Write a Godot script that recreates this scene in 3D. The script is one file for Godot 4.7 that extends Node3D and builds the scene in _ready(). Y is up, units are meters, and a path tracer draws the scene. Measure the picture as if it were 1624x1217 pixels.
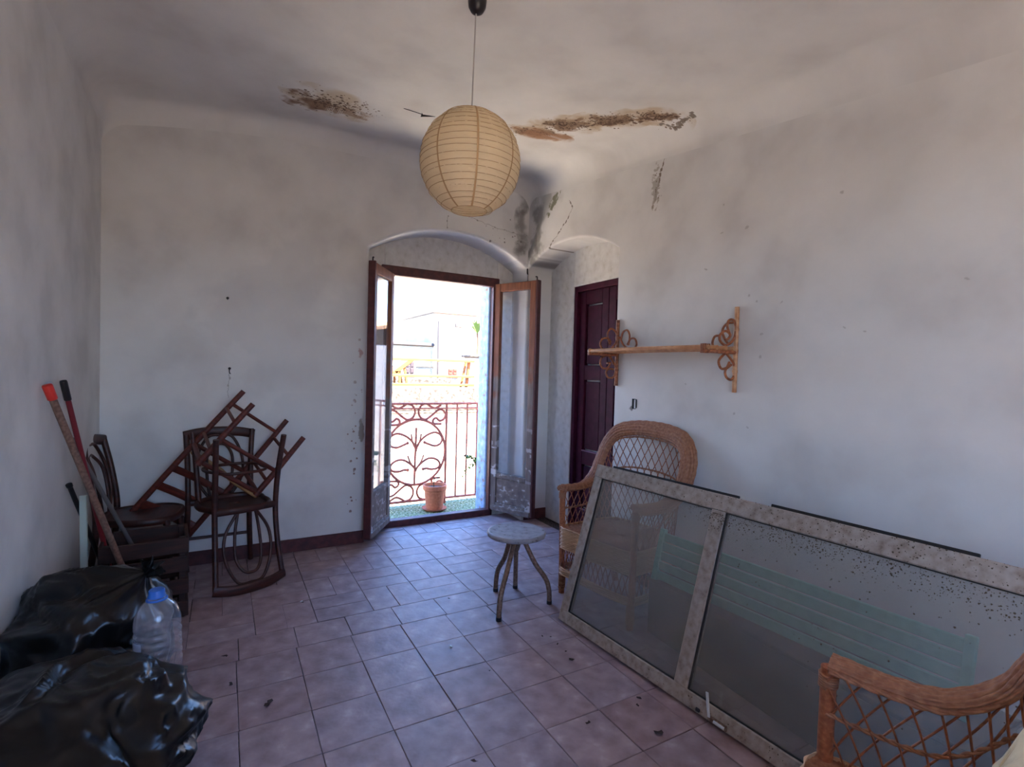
extends Node3D
# An empty old room with a balcony door, built in metres. Floor y = 0; back wall z = -1.38; right wall x = 1.80; left wall x = -1.24.

const EYE := Vector3(-0.571, 1.358, 2.614)
const F := 813.9
const XL := -1.24
const XR := 1.80
const ZB := -1.38
const ZN := -1.66      # back of the balcony recess
const ZF := -1.90      # outer face of the facade
const ZR := 3.60       # wall behind the camera
const XN := 2.06       # back of the recess in the right wall
const U := 0.255       # one floor tile

var view: Basis
var M := {}
var names := {}
var rng := RandomNumberGenerator.new()

func _ready() -> void:
	rng.seed = 7
	setup_view()
	materials()
	build_shell()
	build_floor()
	build_balcony_door()
	build_plum_door()
	build_outside()
	build_pendant()
	build_shelf()
	build_wall_bits()
	build_stool()
	build_window_sash()
	build_shade_box()
	build_wicker()
	build_pile()
	build_bags()
	build_debris()

# ------------------------------------------------------------------ camera, sky, sun
func setup_view() -> void:
	view = Basis.from_euler(Vector3(-0.0243, -0.5111, 0.02693))
	var cam := Camera3D.new()
	cam.name = "camera"
	cam.fov = 73.565
	cam.near = 0.02
	cam.far = 300.0
	cam.transform = Transform3D(view, EYE)
	add_child(cam)
	cam.current = true
	var env := Environment.new()
	env.background_mode = Environment.BG_SKY
	var sky := Sky.new()
	var sm := ProceduralSkyMaterial.new()
	sm.sky_top_color = Color(0.34, 0.54, 0.84)
	sm.sky_horizon_color = Color(0.74, 0.86, 0.97)
	sm.sky_curve = 0.16
	sm.ground_bottom_color = Color(0.55, 0.52, 0.48)
	sm.ground_horizon_color = Color(0.70, 0.72, 0.74)
	sm.sun_angle_max = 6.0
	sky.sky_material = sm
	env.sky = sky
	env.background_energy_multiplier = 4.3
	env.tonemap_mode = Environment.TONE_MAPPER_LINEAR
	env.tonemap_exposure = 3.5
	env.sdfgi_enabled = true
	env.ssao_enabled = true
	env.ssil_enabled = true
	var we := WorldEnvironment.new()
	we.name = "world"
	we.environment = env
	add_child(we)
	var sun := DirectionalLight3D.new()
	sun.name = "sun"
	sun.light_color = Color(1.0, 0.95, 0.87)
	sun.light_energy = 10.0
	sun.light_angular_distance = 0.53
	sun.shadow_enabled = true
	sun.rotation_degrees = Vector3(-64, 24, 0)
	add_child(sun)

# ------------------------------------------------------------------ pixels to places
func ray(px: float, py: float) -> Vector3:
	return view * Vector3((px - 812.0) / F, -(py - 608.5) / F, -1.0)
func onz(px: float, py: float, z: float) -> Vector3:
	var d := ray(px, py)
	return EYE + d * ((z - EYE.z) / d.z)
func onx(px: float, py: float, x: float) -> Vector3:
	var d := ray(px, py)
	return EYE + d * ((x - EYE.x) / d.x)
func ony(px: float, py: float, y: float) -> Vector3:
	var d := ray(px, py)
	return EYE + d * ((y - EYE.y) / d.y)
func at(px: float, py: float, depth: float) -> Vector3:
	return EYE + ray(px, py) * depth

# ------------------------------------------------------------------ nodes
func numbered(n: String) -> String:
	if not names.has(n):
		names[n] = 0
		return n
	names[n] += 1
	return "%s_%03d" % [n, names[n]]
func thing(n: String, label: String, category: String, t := Transform3D(), group := "") -> Node3D:
	var o := Node3D.new()
	o.name = numbered(n)
	o.transform = t
	add_child(o)
	return tag(o, label, category, group)
func tag(o: Node3D, label: String, category: String, group := "", kind := "") -> Node3D:
	o.set_meta("label", label)
	o.set_meta("category", category)
	if group: o.set_meta("group", group)
	if kind: o.set_meta("kind", kind)
	return o
func new_st() -> SurfaceTool:
	var s := SurfaceTool.new()
	s.begin(Mesh.PRIMITIVE_TRIANGLES)
	return s
func part(n: String, s: SurfaceTool, m: Material, parent: Node3D) -> MeshInstance3D:
	return place(n, s.commit(), m, parent)
func place(n: String, mesh: Mesh, m: Material, parent: Node3D, t := Transform3D()) -> MeshInstance3D:
	var o := MeshInstance3D.new()
	o.name = numbered(n) if parent == self else n
	o.mesh = mesh
	o.material_override = m
	o.transform = t
	parent.add_child(o, true)
	return o
func solo(n: String, s: SurfaceTool, m: Material, label: String, category: String, group := "", kind := "") -> MeshInstance3D:
	var o := part(n, s, m, self)
	tag(o, label, category, group, kind)
	return o

# ------------------------------------------------------------------ shapes
func tri(s: SurfaceTool, a: Vector3, b: Vector3, c: Vector3, na: Vector3, nb: Vector3, nc: Vector3, ua := Vector2.ZERO, ub := Vector2.ZERO, uc := Vector2.ZERO) -> void:
	var g := (c - a).cross(b - a)
	s.set_normal(na); s.set_uv(ua); s.add_vertex(a)
	if g.dot(na + nb + nc) < 0.0:
		s.set_normal(nc); s.set_uv(uc); s.add_vertex(c)
		s.set_normal(nb); s.set_uv(ub); s.add_vertex(b)
	else:
		s.set_normal(nb); s.set_uv(ub); s.add_vertex(b)
		s.set_normal(nc); s.set_uv(uc); s.add_vertex(c)
func quad(s: SurfaceTool, a: Vector3, b: Vector3, c: Vector3, d: Vector3, n: Vector3, uv := [Vector2.ZERO, Vector2.ZERO, Vector2.ZERO, Vector2.ZERO]) -> void:
	tri(s, a, b, c, n, n, n, uv[0], uv[1], uv[2])
	tri(s, a, c, d, n, n, n, uv[0], uv[2], uv[3])
func box(s: SurfaceTool, t: Transform3D, size: Vector3, bev := 0.003) -> void:
	var h := size * 0.5
	var b := minf(bev, minf(h.x, minf(h.y, h.z)) * 0.9)
	var ax := [Vector3.RIGHT, Vector3.UP, Vector3.BACK]
	for k in 3:
		var i := (k + 1) % 3
		var j := (k + 2) % 3
		for sg in [-1.0, 1.0]:
			var c: Vector3 = ax[k] * h[k] * sg
			var p: Vector3 = ax[i] * (h[i] - b)
			var q: Vector3 = ax[j] * (h[j] - b)
			quad(s, t * (c - p - q), t * (c + p - q), t * (c + p + q), t * (c - p + q), (t.basis * (ax[k] * sg)).normalized())
		if b <= 0.0: continue
		for si in [-1.0, 1.0]:
			for sj in [-1.0, 1.0]:
				var l: Vector3 = ax[k] * (h[k] - b)
				var e: Vector3 = ax[i] * h[i] * si + ax[j] * (h[j] - b) * sj
				var f: Vector3 = ax[i] * (h[i] - b) * si + ax[j] * h[j] * sj
				quad(s, t * (e - l), t * (e + l), t * (f + l), t * (f - l), (t.basis * (ax[i] * si + ax[j] * sj)).normalized())
	if b > 0.0:
		for x in [-1.0, 1.0]:
			for y in [-1.0, 1.0]:
				for z in [-1.0, 1.0]:
					var n := (t.basis * Vector3(x, y, z)).normalized()
					tri(s, t * Vector3(h.x * x, (h.y - b) * y, (h.z - b) * z), t * Vector3((h.x - b) * x, h.y * y, (h.z - b) * z), t * Vector3((h.x - b) * x, (h.y - b) * y, h.z * z), n, n, n)
func span(s: SurfaceTool, a: Vector3, b: Vector3, bev := 0.003) -> void:
	box(s, Transform3D(Basis(), (a + b) * 0.5), (b - a).abs(), bev)
func bar(s: SurfaceTool, a: Vector3, b: Vector3, w: float, d: float, side := Vector3.ZERO, bev := 0.003) -> void:
	# a straight bar from a to b: w across `side`, d across the third direction
	var y := (b - a).normalized()
	var x := side if side != Vector3.ZERO else (Vector3.RIGHT if absf(y.x) < 0.8 else Vector3.BACK)
	x = (x - y * x.dot(y)).normalized()
	box(s, Transform3D(Basis(x, y, x.cross(y)), (a + b) * 0.5), Vector3(w, a.distance_to(b), d), bev)
func curve(p: Array, n: int) -> PackedVector3Array:
	var out := PackedVector3Array()
	for i in p.size() - 1:
		var a: Vector3 = p[maxi(i - 1, 0)]
		var b: Vector3 = p[i]
		var c: Vector3 = p[i + 1]
		var d: Vector3 = p[mini(i + 2, p.size() - 1)]
		for k in n:
			out.append(b.cubic_interpolate(c, a, d, float(k) / n))
	out.append(p[p.size() - 1])
	return out
func tube(s: SurfaceTool, pts: PackedVector3Array, r0: float, seg := 8, r1 := -1.0, closed := false, flat := 1.0, up := Vector3.ZERO) -> void:
	# round (or flattened: `flat` scales the radius along `up`) tube through the points, tapering from r0 to r1
	var n := pts.size()
	var rings := []
	var norms := []
	var ref := up
	for i in n:
		var t: Vector3
		if closed: t = (pts[(i + 1) % n] - pts[(i - 1 + n) % n]).normalized()
		else: t = (pts[mini(i + 1, n - 1)] - pts[maxi(i - 1, 0)]).normalized()
		if ref == Vector3.ZERO: ref = Vector3.UP if absf(t.y) < 0.9 else Vector3.RIGHT
		var x := (ref - t * ref.dot(t)).normalized()
		if up == Vector3.ZERO: ref = x
		var y := t.cross(x)
		var r := lerpf(r0, r1 if r1 >= 0.0 else r0, float(i) / maxf(1.0, n - 1))
		var ring := PackedVector3Array()
		var nn := PackedVector3Array()
		for k in seg:
			var a := TAU * k / seg
			ring.append(pts[i] + (x * cos(a) * flat + y * sin(a)) * r)
			nn.append((x * cos(a) / flat + y * sin(a)).normalized())
		rings.append(ring); norms.append(nn)
	var last := n if closed else n - 1
	for i in last:
		var j := (i + 1) % n
		for k in seg:
			var l := (k + 1) % seg
			tri(s, rings[i][k], rings[j][k], rings[j][l], norms[i][k], norms[j][k], norms[j][l])
			tri(s, rings[i][k], rings[j][l], rings[i][l], norms[i][k], norms[j][l], norms[i][l])
	if not closed:
		for e in [0, n - 1]:
			var d := (pts[e] - pts[1 if e == 0 else n - 2]).normalized()
			for k in seg:
				tri(s, pts[e], rings[e][k], rings[e][(k + 1) % seg], d, d, d)
func lathe(s: SurfaceTool, prof: Array, seg: int, t := Transform3D()) -> void:
	# profile of Vector2(radius, height); smooth along it
	var n := prof.size()
	var pn := []
	for i in n:
		var d: Vector2 = prof[mini(i + 1, n - 1)] - prof[maxi(i - 1, 0)]
		pn.append(Vector2(d.y, -d.x).normalized())
	for i in n - 1:
		for k in seg:
			var a := TAU * k / seg
			var b := TAU * (k + 1) / seg
			var p := func(q: Vector2, g: float) -> Vector3: return t * Vector3(q.x * cos(g), q.y, q.x * sin(g))
			var m := func(q: Vector2, g: float) -> Vector3: return (t.basis * Vector3(q.x * cos(g), q.y, q.x * sin(g))).normalized()
			if prof[i].x > 1e-5: tri(s, p.call(prof[i], a), p.call(prof[i], b), p.call(prof[i + 1], b), m.call(pn[i], a), m.call(pn[i], b), m.call(pn[i + 1], b))
			if prof[i + 1].x > 1e-5: tri(s, p.call(prof[i], a), p.call(prof[i + 1], b), p.call(prof[i + 1], a), m.call(pn[i], a), m.call(pn[i + 1], b), m.call(pn[i + 1], a))
func sheet(s: SurfaceTool, rows: Array, closed := false, uvs := Vector2.ONE) -> void:
	# smooth surface through rows of points; closed joins the end of each row to its start
	var nr := rows.size()
	var nc: int = rows[0].size()
	var nm := []
	for i in nr:
		var line := PackedVector3Array()
		for j in nc:
			var du: Vector3 = rows[mini(i + 1, nr - 1)][j] - rows[maxi(i - 1, 0)][j]
			var ja := (j + 1) % nc if closed else mini(j + 1, nc - 1)
			var jb := (j - 1 + nc) % nc if closed else maxi(j - 1, 0)
			line.append(du.cross(rows[i][ja] - rows[i][jb]).normalized())
		nm.append(line)
	for i in nr - 1:
		for j in (nc if closed else nc - 1):
			var k := (j + 1) % nc
			var u0 := Vector2(float(j) / nc, float(i) / nr) * uvs
			var u1 := Vector2(float(j + 1) / nc, float(i + 1) / nr) * uvs
			tri(s, rows[i][j], rows[i + 1][j], rows[i + 1][k], nm[i][j], nm[i + 1][j], nm[i + 1][k], u0, Vector2(u0.x, u1.y), u1)
			tri(s, rows[i][j], rows[i + 1][k], rows[i][k], nm[i][j], nm[i + 1][k], nm[i][k], u0, u1, Vector2(u1.x, u0.y))

# ------------------------------------------------------------------ materials
func noise(sd: int, freq: float, oct := 4, kind := FastNoiseLite.TYPE_SIMPLEX_SMOOTH, fractal := FastNoiseLite.FRACTAL_FBM) -> FastNoiseLite:
	var n := FastNoiseLite.new()
	n.seed = sd
	n.frequency = freq
	n.noise_type = kind
	n.fractal_type = fractal
	n.fractal_octaves = oct
	return n
func ramp_tex(sd: int, size: Vector2i, freq: float, stops: Array, oct := 5, stretch := 1.0) -> ImageTexture:
	# noise coloured by a ramp of [position, colour]; stretch > 1 draws it out along x, as grain
	var n := noise(sd, freq, oct)
	var im := n.get_seamless_image(int(size.x / absf(stretch)), size.y, false, false, 0.15)
	im.resize(size.x, size.y, Image.INTERPOLATE_CUBIC)
	if stretch < 0.0: im.rotate_90(CLOCKWISE)
	im.convert(Image.FORMAT_L8)
	var src := im.get_data()
	var lut := PackedByteArray()
	var g := Gradient.new()
	g.offsets = PackedFloat32Array(stops.map(func(x): return x[0]))
	g.colors = PackedColorArray(stops.map(func(x): return x[1]))
	for i in 256:
		var c := g.sample(i / 255.0)
		lut.append(int(c.r * 255)); lut.append(int(c.g * 255)); lut.append(int(c.b * 255))
	var out := PackedByteArray()
	out.resize(src.size() * 3)
	for i in src.size():
		var v := src[i] * 3
		out[i * 3] = lut[v]; out[i * 3 + 1] = lut[v + 1]; out[i * 3 + 2] = lut[v + 2]
	return ImageTexture.create_from_image(Image.create_from_data(size.x, size.y, false, Image.FORMAT_RGB8, out))
func height_tex(sd: int, px: int, freq: float, oct := 4) -> ImageTexture:
	return ImageTexture.create_from_image(noise(sd, freq, oct).get_seamless_image(px, px, false, false, 0.15))
func mat(c: Color, rough := 0.7, metal := 0.0) -> StandardMaterial3D:
	var m := StandardMaterial3D.new()
	m.albedo_color = c
	m.roughness = rough
	m.metallic = metal
	return m
func tex_mat(t: Texture2D, rough: float, scale := Vector3.ONE, world := false, tint := Color.WHITE) -> StandardMaterial3D:
	var m := mat(tint, rough)
	m.albedo_texture = t
	m.uv1_triplanar = true
	m.uv1_world_triplanar = world
	m.uv1_scale = scale
	return m
func relief(m: StandardMaterial3D, t: Texture2D, cm: float) -> StandardMaterial3D:
	m.heightmap_enabled = true
	m.heightmap_texture = t
	m.heightmap_scale = cm
	return m
func weathered() -> ImageTexture:
	# door leaf wood: varnish left on the upper part, bare grey wood and flakes of paint below; 2.2 m high
	var im := Image.create_empty(256, 512, false, Image.FORMAT_RGB8)
	var n := noise(71, 0.02, 4)
	var g := noise(72, 0.06, 3)
	for y in 512:
		var h := 1.0 - y / 512.0
		for x in 256:
			var grain := g.get_noise_2d(x * 6.0, y * 0.25)
			var brown := s3(142, 88, 60).lerp(s3(108, 62, 42), 0.5 + 0.9 * grain)
			var bare := s3(132, 118, 110).lerp(s3(98, 86, 80), 0.5 + 0.9 * grain)
			var v := h + 0.28 * n.get_noise_2d(x * 1.5, y) + 0.10 * grain
			var c := bare.lerp(brown, smoothstep(0.50, 0.66, v))
			if h < 0.4 and n.get_noise_2d(x * 2.0 + 900.0, y * 1.6) > 0.34: c = s3(196, 192, 190)
			im.set_pixel(x, y, c)
	return ImageTexture.create_from_image(im)
func s3(r: int, g: int, b: int) -> Color:
	return Color8(r, g, b)

func materials() -> void:
	var bump := height_tex(3, 256, 0.02)
	M.bump = bump
	var fine := height_tex(4, 256, 0.08)
	M.fine = fine
	var plaster := ramp_tex(11, Vector2i(512, 512), 0.008, [[0.2, s3(205, 203, 200)], [0.5, s3(217, 215, 212)], [0.8, s3(224, 222, 219)]])
	M.plaster = relief(tex_mat(plaster, 0.92, Vector3.ONE * 0.5, true), bump, 0.5)
	var old := ramp_tex(13, Vector2i(512, 512), 0.02, [[0.0, s3(188, 184, 176)], [0.3, s3(205, 203, 199)], [1.0, s3(220, 219, 216)]])
	M.old_plaster = relief(tex_mat(old, 0.92, Vector3.ONE * 1.2, true), bump, 0.4)
	var blue := ramp_tex(17, Vector2i(512, 512), 0.018, [[0.0, s3(120, 112, 110)], [0.27, s3(165, 158, 156)], [0.31, s3(140, 172, 208)], [0.6, s3(160, 192, 224)], [0.9, s3(196, 214, 232)]])
	M.blue_reveal = relief(tex_mat(blue, 0.8, Vector3.ONE * 1.0, true), bump, 0.3)
	M.facade = tex_mat(plaster, 0.9, Vector3.ONE * 0.4, true, s3(240, 236, 228))
	# floor tiles: worn pink cement, five tones
	var tl := ramp_tex(21, Vector2i(512, 512), 0.012, [[0.0, s3(136, 116, 116)], [0.45, s3(158, 138, 138)], [0.75, s3(170, 151, 151)], [1.0, s3(190, 176, 178)]], 6)
	M.tile = []
	for k in 6:
		var m := tex_mat(tl, 0.50, Vector3.ONE * 1.3, true, [s3(255, 250, 250), s3(244, 236, 236), s3(252, 242, 240), s3(238, 234, 238), s3(248, 246, 250), s3(244, 232, 230)][k])
		m.uv1_offset = Vector3(k * 0.37, 0, k * 0.61)
		M.tile.append(relief(m, fine, 0.08))
	M.grout = tex_mat(ramp_tex(23, Vector2i(256, 256), 0.05, [[0.1, s3(40, 35, 34)], [0.5, s3(72, 62, 60)], [0.9, s3(120, 104, 102)]]), 0.95, Vector3.ONE * 4, true)
	# woods
	var grain := ramp_tex(31, Vector2i(512, 512), 0.02, [[0.15, s3(70, 36, 26)], [0.5, s3(104, 56, 40)], [0.85, s3(128, 76, 56)]], 5, 6.0)
	M.chair_wood = tex_mat(grain, 0.45, Vector3.ONE * 3, false, s3(150, 120, 115))
	M.chair_wood_red = tex_mat(grain, 0.5, Vector3.ONE * 3, false, s3(215, 150, 140))
	M.bare_wood = tex_mat(grain, 0.7, Vector3.ONE * 3, false, s3(255, 255, 255))
	M.bare_wood.albedo_texture = ramp_tex(33, Vector2i(256, 256), 0.03, [[0.2, s3(150, 112, 72)], [0.8, s3(196, 158, 110)]], 4, 5.0)
	var leafw := ramp_tex(35, Vector2i(512, 512), 0.02, [[0.15, s3(118, 72, 50)], [0.5, s3(150, 98, 70)], [0.8, s3(172, 122, 92)]], 5, -6.0)
	M.leaf_wood = tex_mat(weathered(), 0.7, Vector3.ONE / 2.2, true)
	var grey := ramp_tex(37, Vector2i(512, 512), 0.022, [[0.0, s3(88, 76, 70)], [0.5, s3(116, 102, 95)], [0.73, s3(132, 118, 110)], [0.78, s3(196, 192, 188)], [1.0, s3(206, 204, 200)]], 5)
	M.worn_wood = relief(tex_mat(grey, 0.8, Vector3.ONE * 1.3, true), fine, 0.2)
	M.maroon = tex_mat(ramp_tex(39, Vector2i(256, 256), 0.03, [[0.2, s3(66, 30, 32)], [0.8, s3(92, 44, 44)]]), 0.5, Vector3.ONE * 2, true)
	M.plum = tex_mat(ramp_tex(41, Vector2i(256, 256), 0.02, [[0.2, s3(54, 10, 30)], [0.8, s3(66, 16, 38)]]), 0.6, Vector3.ONE * 2, true)
	M.plum.metallic_specular = 0.25
	M.dust = mat(s3(118, 84, 98), 0.9)
	var sash := ramp_tex(43, Vector2i(512, 512), 0.02, [[0.0, s3(104, 90, 78)], [0.22, s3(140, 126, 113)], [0.5, s3(158, 146, 134)], [1.0, s3(176, 166, 155)]], 6)
	M.sash = relief(tex_mat(sash, 0.75, Vector3.ONE * 2.2, true), fine, 0.15)
	M.black = mat(s3(22, 18, 18), 0.6)
	M.lichen = mat(s3(84, 72, 56), 0.95)
	M.putty = mat(s3(42, 36, 32), 0.9)
	# wicker
	var wk := ramp_tex(47, Vector2i(512, 512), 0.03, [[0.0, s3(122, 76, 52)], [0.5, s3(158, 106, 76)], [1.0, s3(190, 144, 110)]], 3)
	M.wicker = tex_mat(wk, 0.6, Vector3.ONE * 3, false)
	M.cane = tex_mat(wk, 0.55, Vector3.ONE * 4, false, s3(255, 225, 200))
	M.cane_light = mat(s3(206, 166, 128), 0.65)
	M.rattan = tex_mat(ramp_tex(48, Vector2i(256, 256), 0.03, [[0.15, s3(112, 58, 34)], [0.5, s3(150, 84, 50)], [0.85, s3(180, 112, 70)]], 4), 0.5, Vector3.ONE * 6, false)
	M.pole = tex_mat(ramp_tex(49, Vector2i(256, 256), 0.03, [[0.15, s3(168, 112, 72)], [0.5, s3(196, 142, 98)], [0.85, s3(212, 166, 124)]], 4, 4.0), 0.45, Vector3.ONE * 3, false)
	# metals, paper, plastics
	M.steel = tex_mat(ramp_tex(51, Vector2i(256, 256), 0.04, [[0.2, s3(96, 72, 58)], [0.5, s3(124, 98, 82)], [0.8, s3(148, 126, 112)]]), 0.45, Vector3.ONE * 5)
	M.steel.metallic = 0.3
	M.seat_paint = tex_mat(ramp_tex(53, Vector2i(256, 256), 0.035, [[0.0, s3(60, 52, 50)], [0.13, s3(92, 84, 82)], [0.17, s3(134, 131, 136)], [1.0, s3(160, 157, 162)]]), 0.5, Vector3.ONE * 2.2)
	M.iron = mat(s3(46, 40, 40), 0.6, 0.3)
	M.rust = tex_mat(ramp_tex(55, Vector2i(256, 256), 0.04, [[0.2, s3(128, 66, 58)], [0.8, s3(172, 98, 84)]]), 0.75, Vector3.ONE * 6, true)
	M.paper = mat(s3(236, 214, 176), 0.85)
	M.paper.backlight_enabled = true
	M.paper.backlight = Color(0.85, 0.80, 0.70)
	M.rib = mat(s3(188, 150, 104), 0.8)
	M.cord = mat(s3(170, 164, 160), 0.6)
	M.bakelite = mat(s3(26, 22, 24), 0.3)
	M.bag = mat(s3(11, 11, 13), 0.30)
	M.bag.metallic_specular = 0.42
	M.pane = mat(Color(0.80, 0.84, 0.86, 0.05), 0.02)
	M.pane.transparency = BaseMaterial3D.TRANSPARENCY_ALPHA
	M.dirty_pane = mat(Color(0.58, 0.58, 0.55, 0.36), 0.13)
	M.dirty_pane.transparency = BaseMaterial3D.TRANSPARENCY_ALPHA
	M.jug = mat(Color(0.80, 0.81, 0.86, 0.13), 0.10)
	M.jug.transparency = BaseMaterial3D.TRANSPARENCY_ALPHA
	M.blue_cap = mat(s3(44, 104, 190), 0.4)
	M.red = mat(s3(206, 44, 32), 0.45)
	M.dark_red = mat(s3(120, 24, 34), 0.45)
	M.dull_stick = tex_mat(ramp_tex(57, Vector2i(256, 256), 0.04, [[0.2, s3(92, 66, 54)], [0.8, s3(136, 104, 88)]]), 0.7, Vector3.ONE * 5)
	M.red_stick = tex_mat(ramp_tex(58, Vector2i(256, 256), 0.04, [[0.2, s3(104, 44, 34)], [0.8, s3(140, 62, 46)]]), 0.6, Vector3.ONE * 5)
	M.zinc = mat(s3(120, 114, 110), 0.45, 0.5)
	M.white_batten = mat(s3(196, 204, 190), 0.6)
	M.white_metal = mat(s3(206, 210, 212), 0.4)
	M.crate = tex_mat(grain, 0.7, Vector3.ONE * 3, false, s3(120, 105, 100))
	M.green_slat = tex_mat(ramp_tex(59, Vector2i(256, 256), 0.03, [[0.2, s3(112, 182, 158)], [0.8, s3(142, 206, 180)]]), 0.5, Vector3.ONE * 3)
	M.cushion = relief(mat(s3(244, 232, 198), 0.9), fine, 0.1)
	M.terracotta = tex_mat(ramp_tex(61, Vector2i(256, 256), 0.03, [[0.2, s3(176, 98, 68)], [0.8, s3(204, 126, 92)]]), 0.8, Vector3.ONE * 4)
	M.moss = relief(tex_mat(ramp_tex(63, Vector2i(512, 512), 0.03, [[0.2, s3(66, 74, 46)], [0.45, s3(104, 116, 72)], [0.62, s3(140, 150, 110)], [0.85, s3(172, 168, 150)]], 6), 0.95, Vector3.ONE * 2.2, true), fine, 1.0)
	M.leaf = mat(s3(86, 112, 48), 0.6)
	M.dry_leaf = mat(s3(58, 40, 32), 0.9)
	M.twig = mat(s3(104, 76, 54), 0.85)
	M.fence = tex_mat(ramp_tex(65, Vector2i(256, 256), 0.03, [[0.2, s3(112, 66, 20)], [0.8, s3(138, 86, 32)]], 4, 4.0), 0.7, Vector3.ONE * 1, false)
	M.concrete = tex_mat(ramp_tex(67, Vector2i(512, 512), 0.02, [[0.2, s3(46, 40, 35)], [0.45, s3(80, 72, 64)], [0.7, s3(116, 106, 96)]], 6), 0.9, Vector3.ONE * 0.8, true)
	M.house_white = tex_mat(plaster, 0.9, Vector3.ONE * 0.3, true, s3(205, 196, 186))
	M.house_cream = tex_mat(plaster, 0.9, Vector3.ONE * 0.3, true, s3(208, 192, 164))
	M.house_grey = tex_mat(plaster, 0.9, Vector3.ONE * 0.3, true, s3(206, 204, 200))
	M.roof = tex_mat(ramp_tex(69, Vector2i(256, 256), 0.05, [[0.2, s3(150, 106, 72)], [0.8, s3(202, 160, 118)]]), 0.9, Vector3.ONE * 1.0, true)
	M.shutter = mat(s3(52, 42, 48), 0.7)
	M.shutter_red = mat(s3(104, 44, 32), 0.7)
	M.pole_grey = mat(s3(62, 58, 58), 0.7)
	M.street = mat(s3(206, 198, 186), 0.9)
	M.socket_hole = mat(s3(24, 22, 22), 0.9)

# ------------------------------------------------------------------ plaster with stains: matter with its own outline, painted where it is
func canvas(sd: int, x0: float, y0: float, w: float, h: float, ppm: float) -> Dictionary:
	var sz := Vector2i(int(w * ppm), int(h * ppm))
	var t := ramp_tex(sd, sz, 0.006, [[0.15, s3(204, 201, 198)], [0.5, s3(216, 214, 211)], [0.85, s3(223, 221, 218)]], 6)
	return {"im": t.get_image(), "x0": x0, "y0": y0, "w": w, "h": h, "ppm": ppm}
func dab(c: Dictionary, x: float, y: float, col: Color, a: float) -> void:
	var im: Image = c.im
	var px := int((x - c.x0) * c.ppm)
	var py := int((c.y0 + c.h - y) * c.ppm)
	if px < 0 or py < 0 or px >= im.get_width() or py >= im.get_height(): return
	im.set_pixel(px, py, im.get_pixel(px, py).lerp(col, clampf(a, 0.0, 1.0)))
func blotch(c: Dictionary, cx: float, cy: float, rx: float, ry: float, col: Color, amount: float, freq: float, sd: int, thr := 0.9, turn := 0.0, soft := 0.28) -> void:
	var n := noise(sd, freq, 5)
	var step: float = 1.0 / c.ppm
	var r := maxf(rx, ry)
	var x := cx - r
	while x < cx + r:
		var y := cy - r
		while y < cy + r:
			var q := Vector2(x - cx, y - cy).rotated(-turn)
			var d := Vector2(q.x / rx, q.y / ry).length()
			if d < 1.0:
				var v := (1.0 - d) + n.get_noise_2d(x, y) * 0.9 + 0.45
				var a := smoothstep(thr, thr + soft, v)
				if a > 0.0: dab(c, x, y, col, a * amount)
			y += step
		x += step
func specks(c: Dictionary, cx: float, cy: float, rx: float, ry: float, col: Color, count: int, size: float, turn := 0.0) -> void:
	for i in count:
		var q := Vector2(rng.randfn(0, 0.42) * rx, rng.randfn(0, 0.42) * ry).rotated(turn)
		var r := size * (0.4 + rng.randf() * rng.randf() * 1.6)
		var step: float = 1.0 / c.ppm
		var x := -r
		while x <= r:
			var y := -r
			while y <= r:
				if x * x + y * y <= r * r: dab(c, cx + q.x + x, cy + q.y + y, col, 0.5 + rng.randf() * 0.4)
				y += step
			x += step
func crack(c: Dictionary, pts: Array, width: float, col: Color, jit := 0.012) -> void:
	var n := noise(91, 14.0, 3)
	for i in pts.size() - 1:
		var a: Vector2 = pts[i]
		var b: Vector2 = pts[i + 1]
		var steps := int(a.distance_to(b) * c.ppm * 1.5) + 1
		for k in steps:
			var p := a.lerp(b, float(k) / steps)
			p += Vector2(n.get_noise_2d(p.x, p.y), n.get_noise_2d(p.y, p.x + 5.0)) * jit
			var w := width * clampf(0.5 + 1.4 * n.get_noise_2d(p.x * 2.0, p.y * 2.0 + 9.0), 0.0, 1.2)
			var m := int(w * c.ppm)
			for dx in range(-m, m + 1):
				for dy in range(-m, m + 1):
					dab(c, p.x + dx / c.ppm, p.y + dy / c.ppm, col, 0.75)
func skin(c: Dictionary) -> StandardMaterial3D:
	var m := mat(Color.WHITE, 0.93)
	m.albedo_texture = ImageTexture.create_from_image(c.im)
	m.texture_repeat = false
	m.heightmap_enabled = true
	m.heightmap_texture = M.bump
	m.heightmap_scale = 0.35
	return m

func ceiling_y(x: float, z: float) -> float:
	# the old ceiling is not level: lower in the far left corner, falling towards the viewer on the right
	var a := 3.07 - 0.16 * pow(clampf((0.15 - x) / 1.4, 0, 1), 2.0) - 0.02 * clampf((x - 1.0) / 0.8, 0, 1)
	var slope := lerpf(-0.05, 0.12, smoothstep(XL, 0.2, x))
	var y := a - slope * (minf(z, 2.0) - ZB)
	for e in [[x - XL, 0.13], [XR - x, 0.15], [z - ZB, 0.12], [ZR - z, 0.12]]:
		var d: float = e[0]
		var r: float = e[1]
		if d < r: y -= r - sqrt(maxf(0.0, r * r - (r - maxf(d, 0.0)) * (r - maxf(d, 0.0))))
	return y

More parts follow.
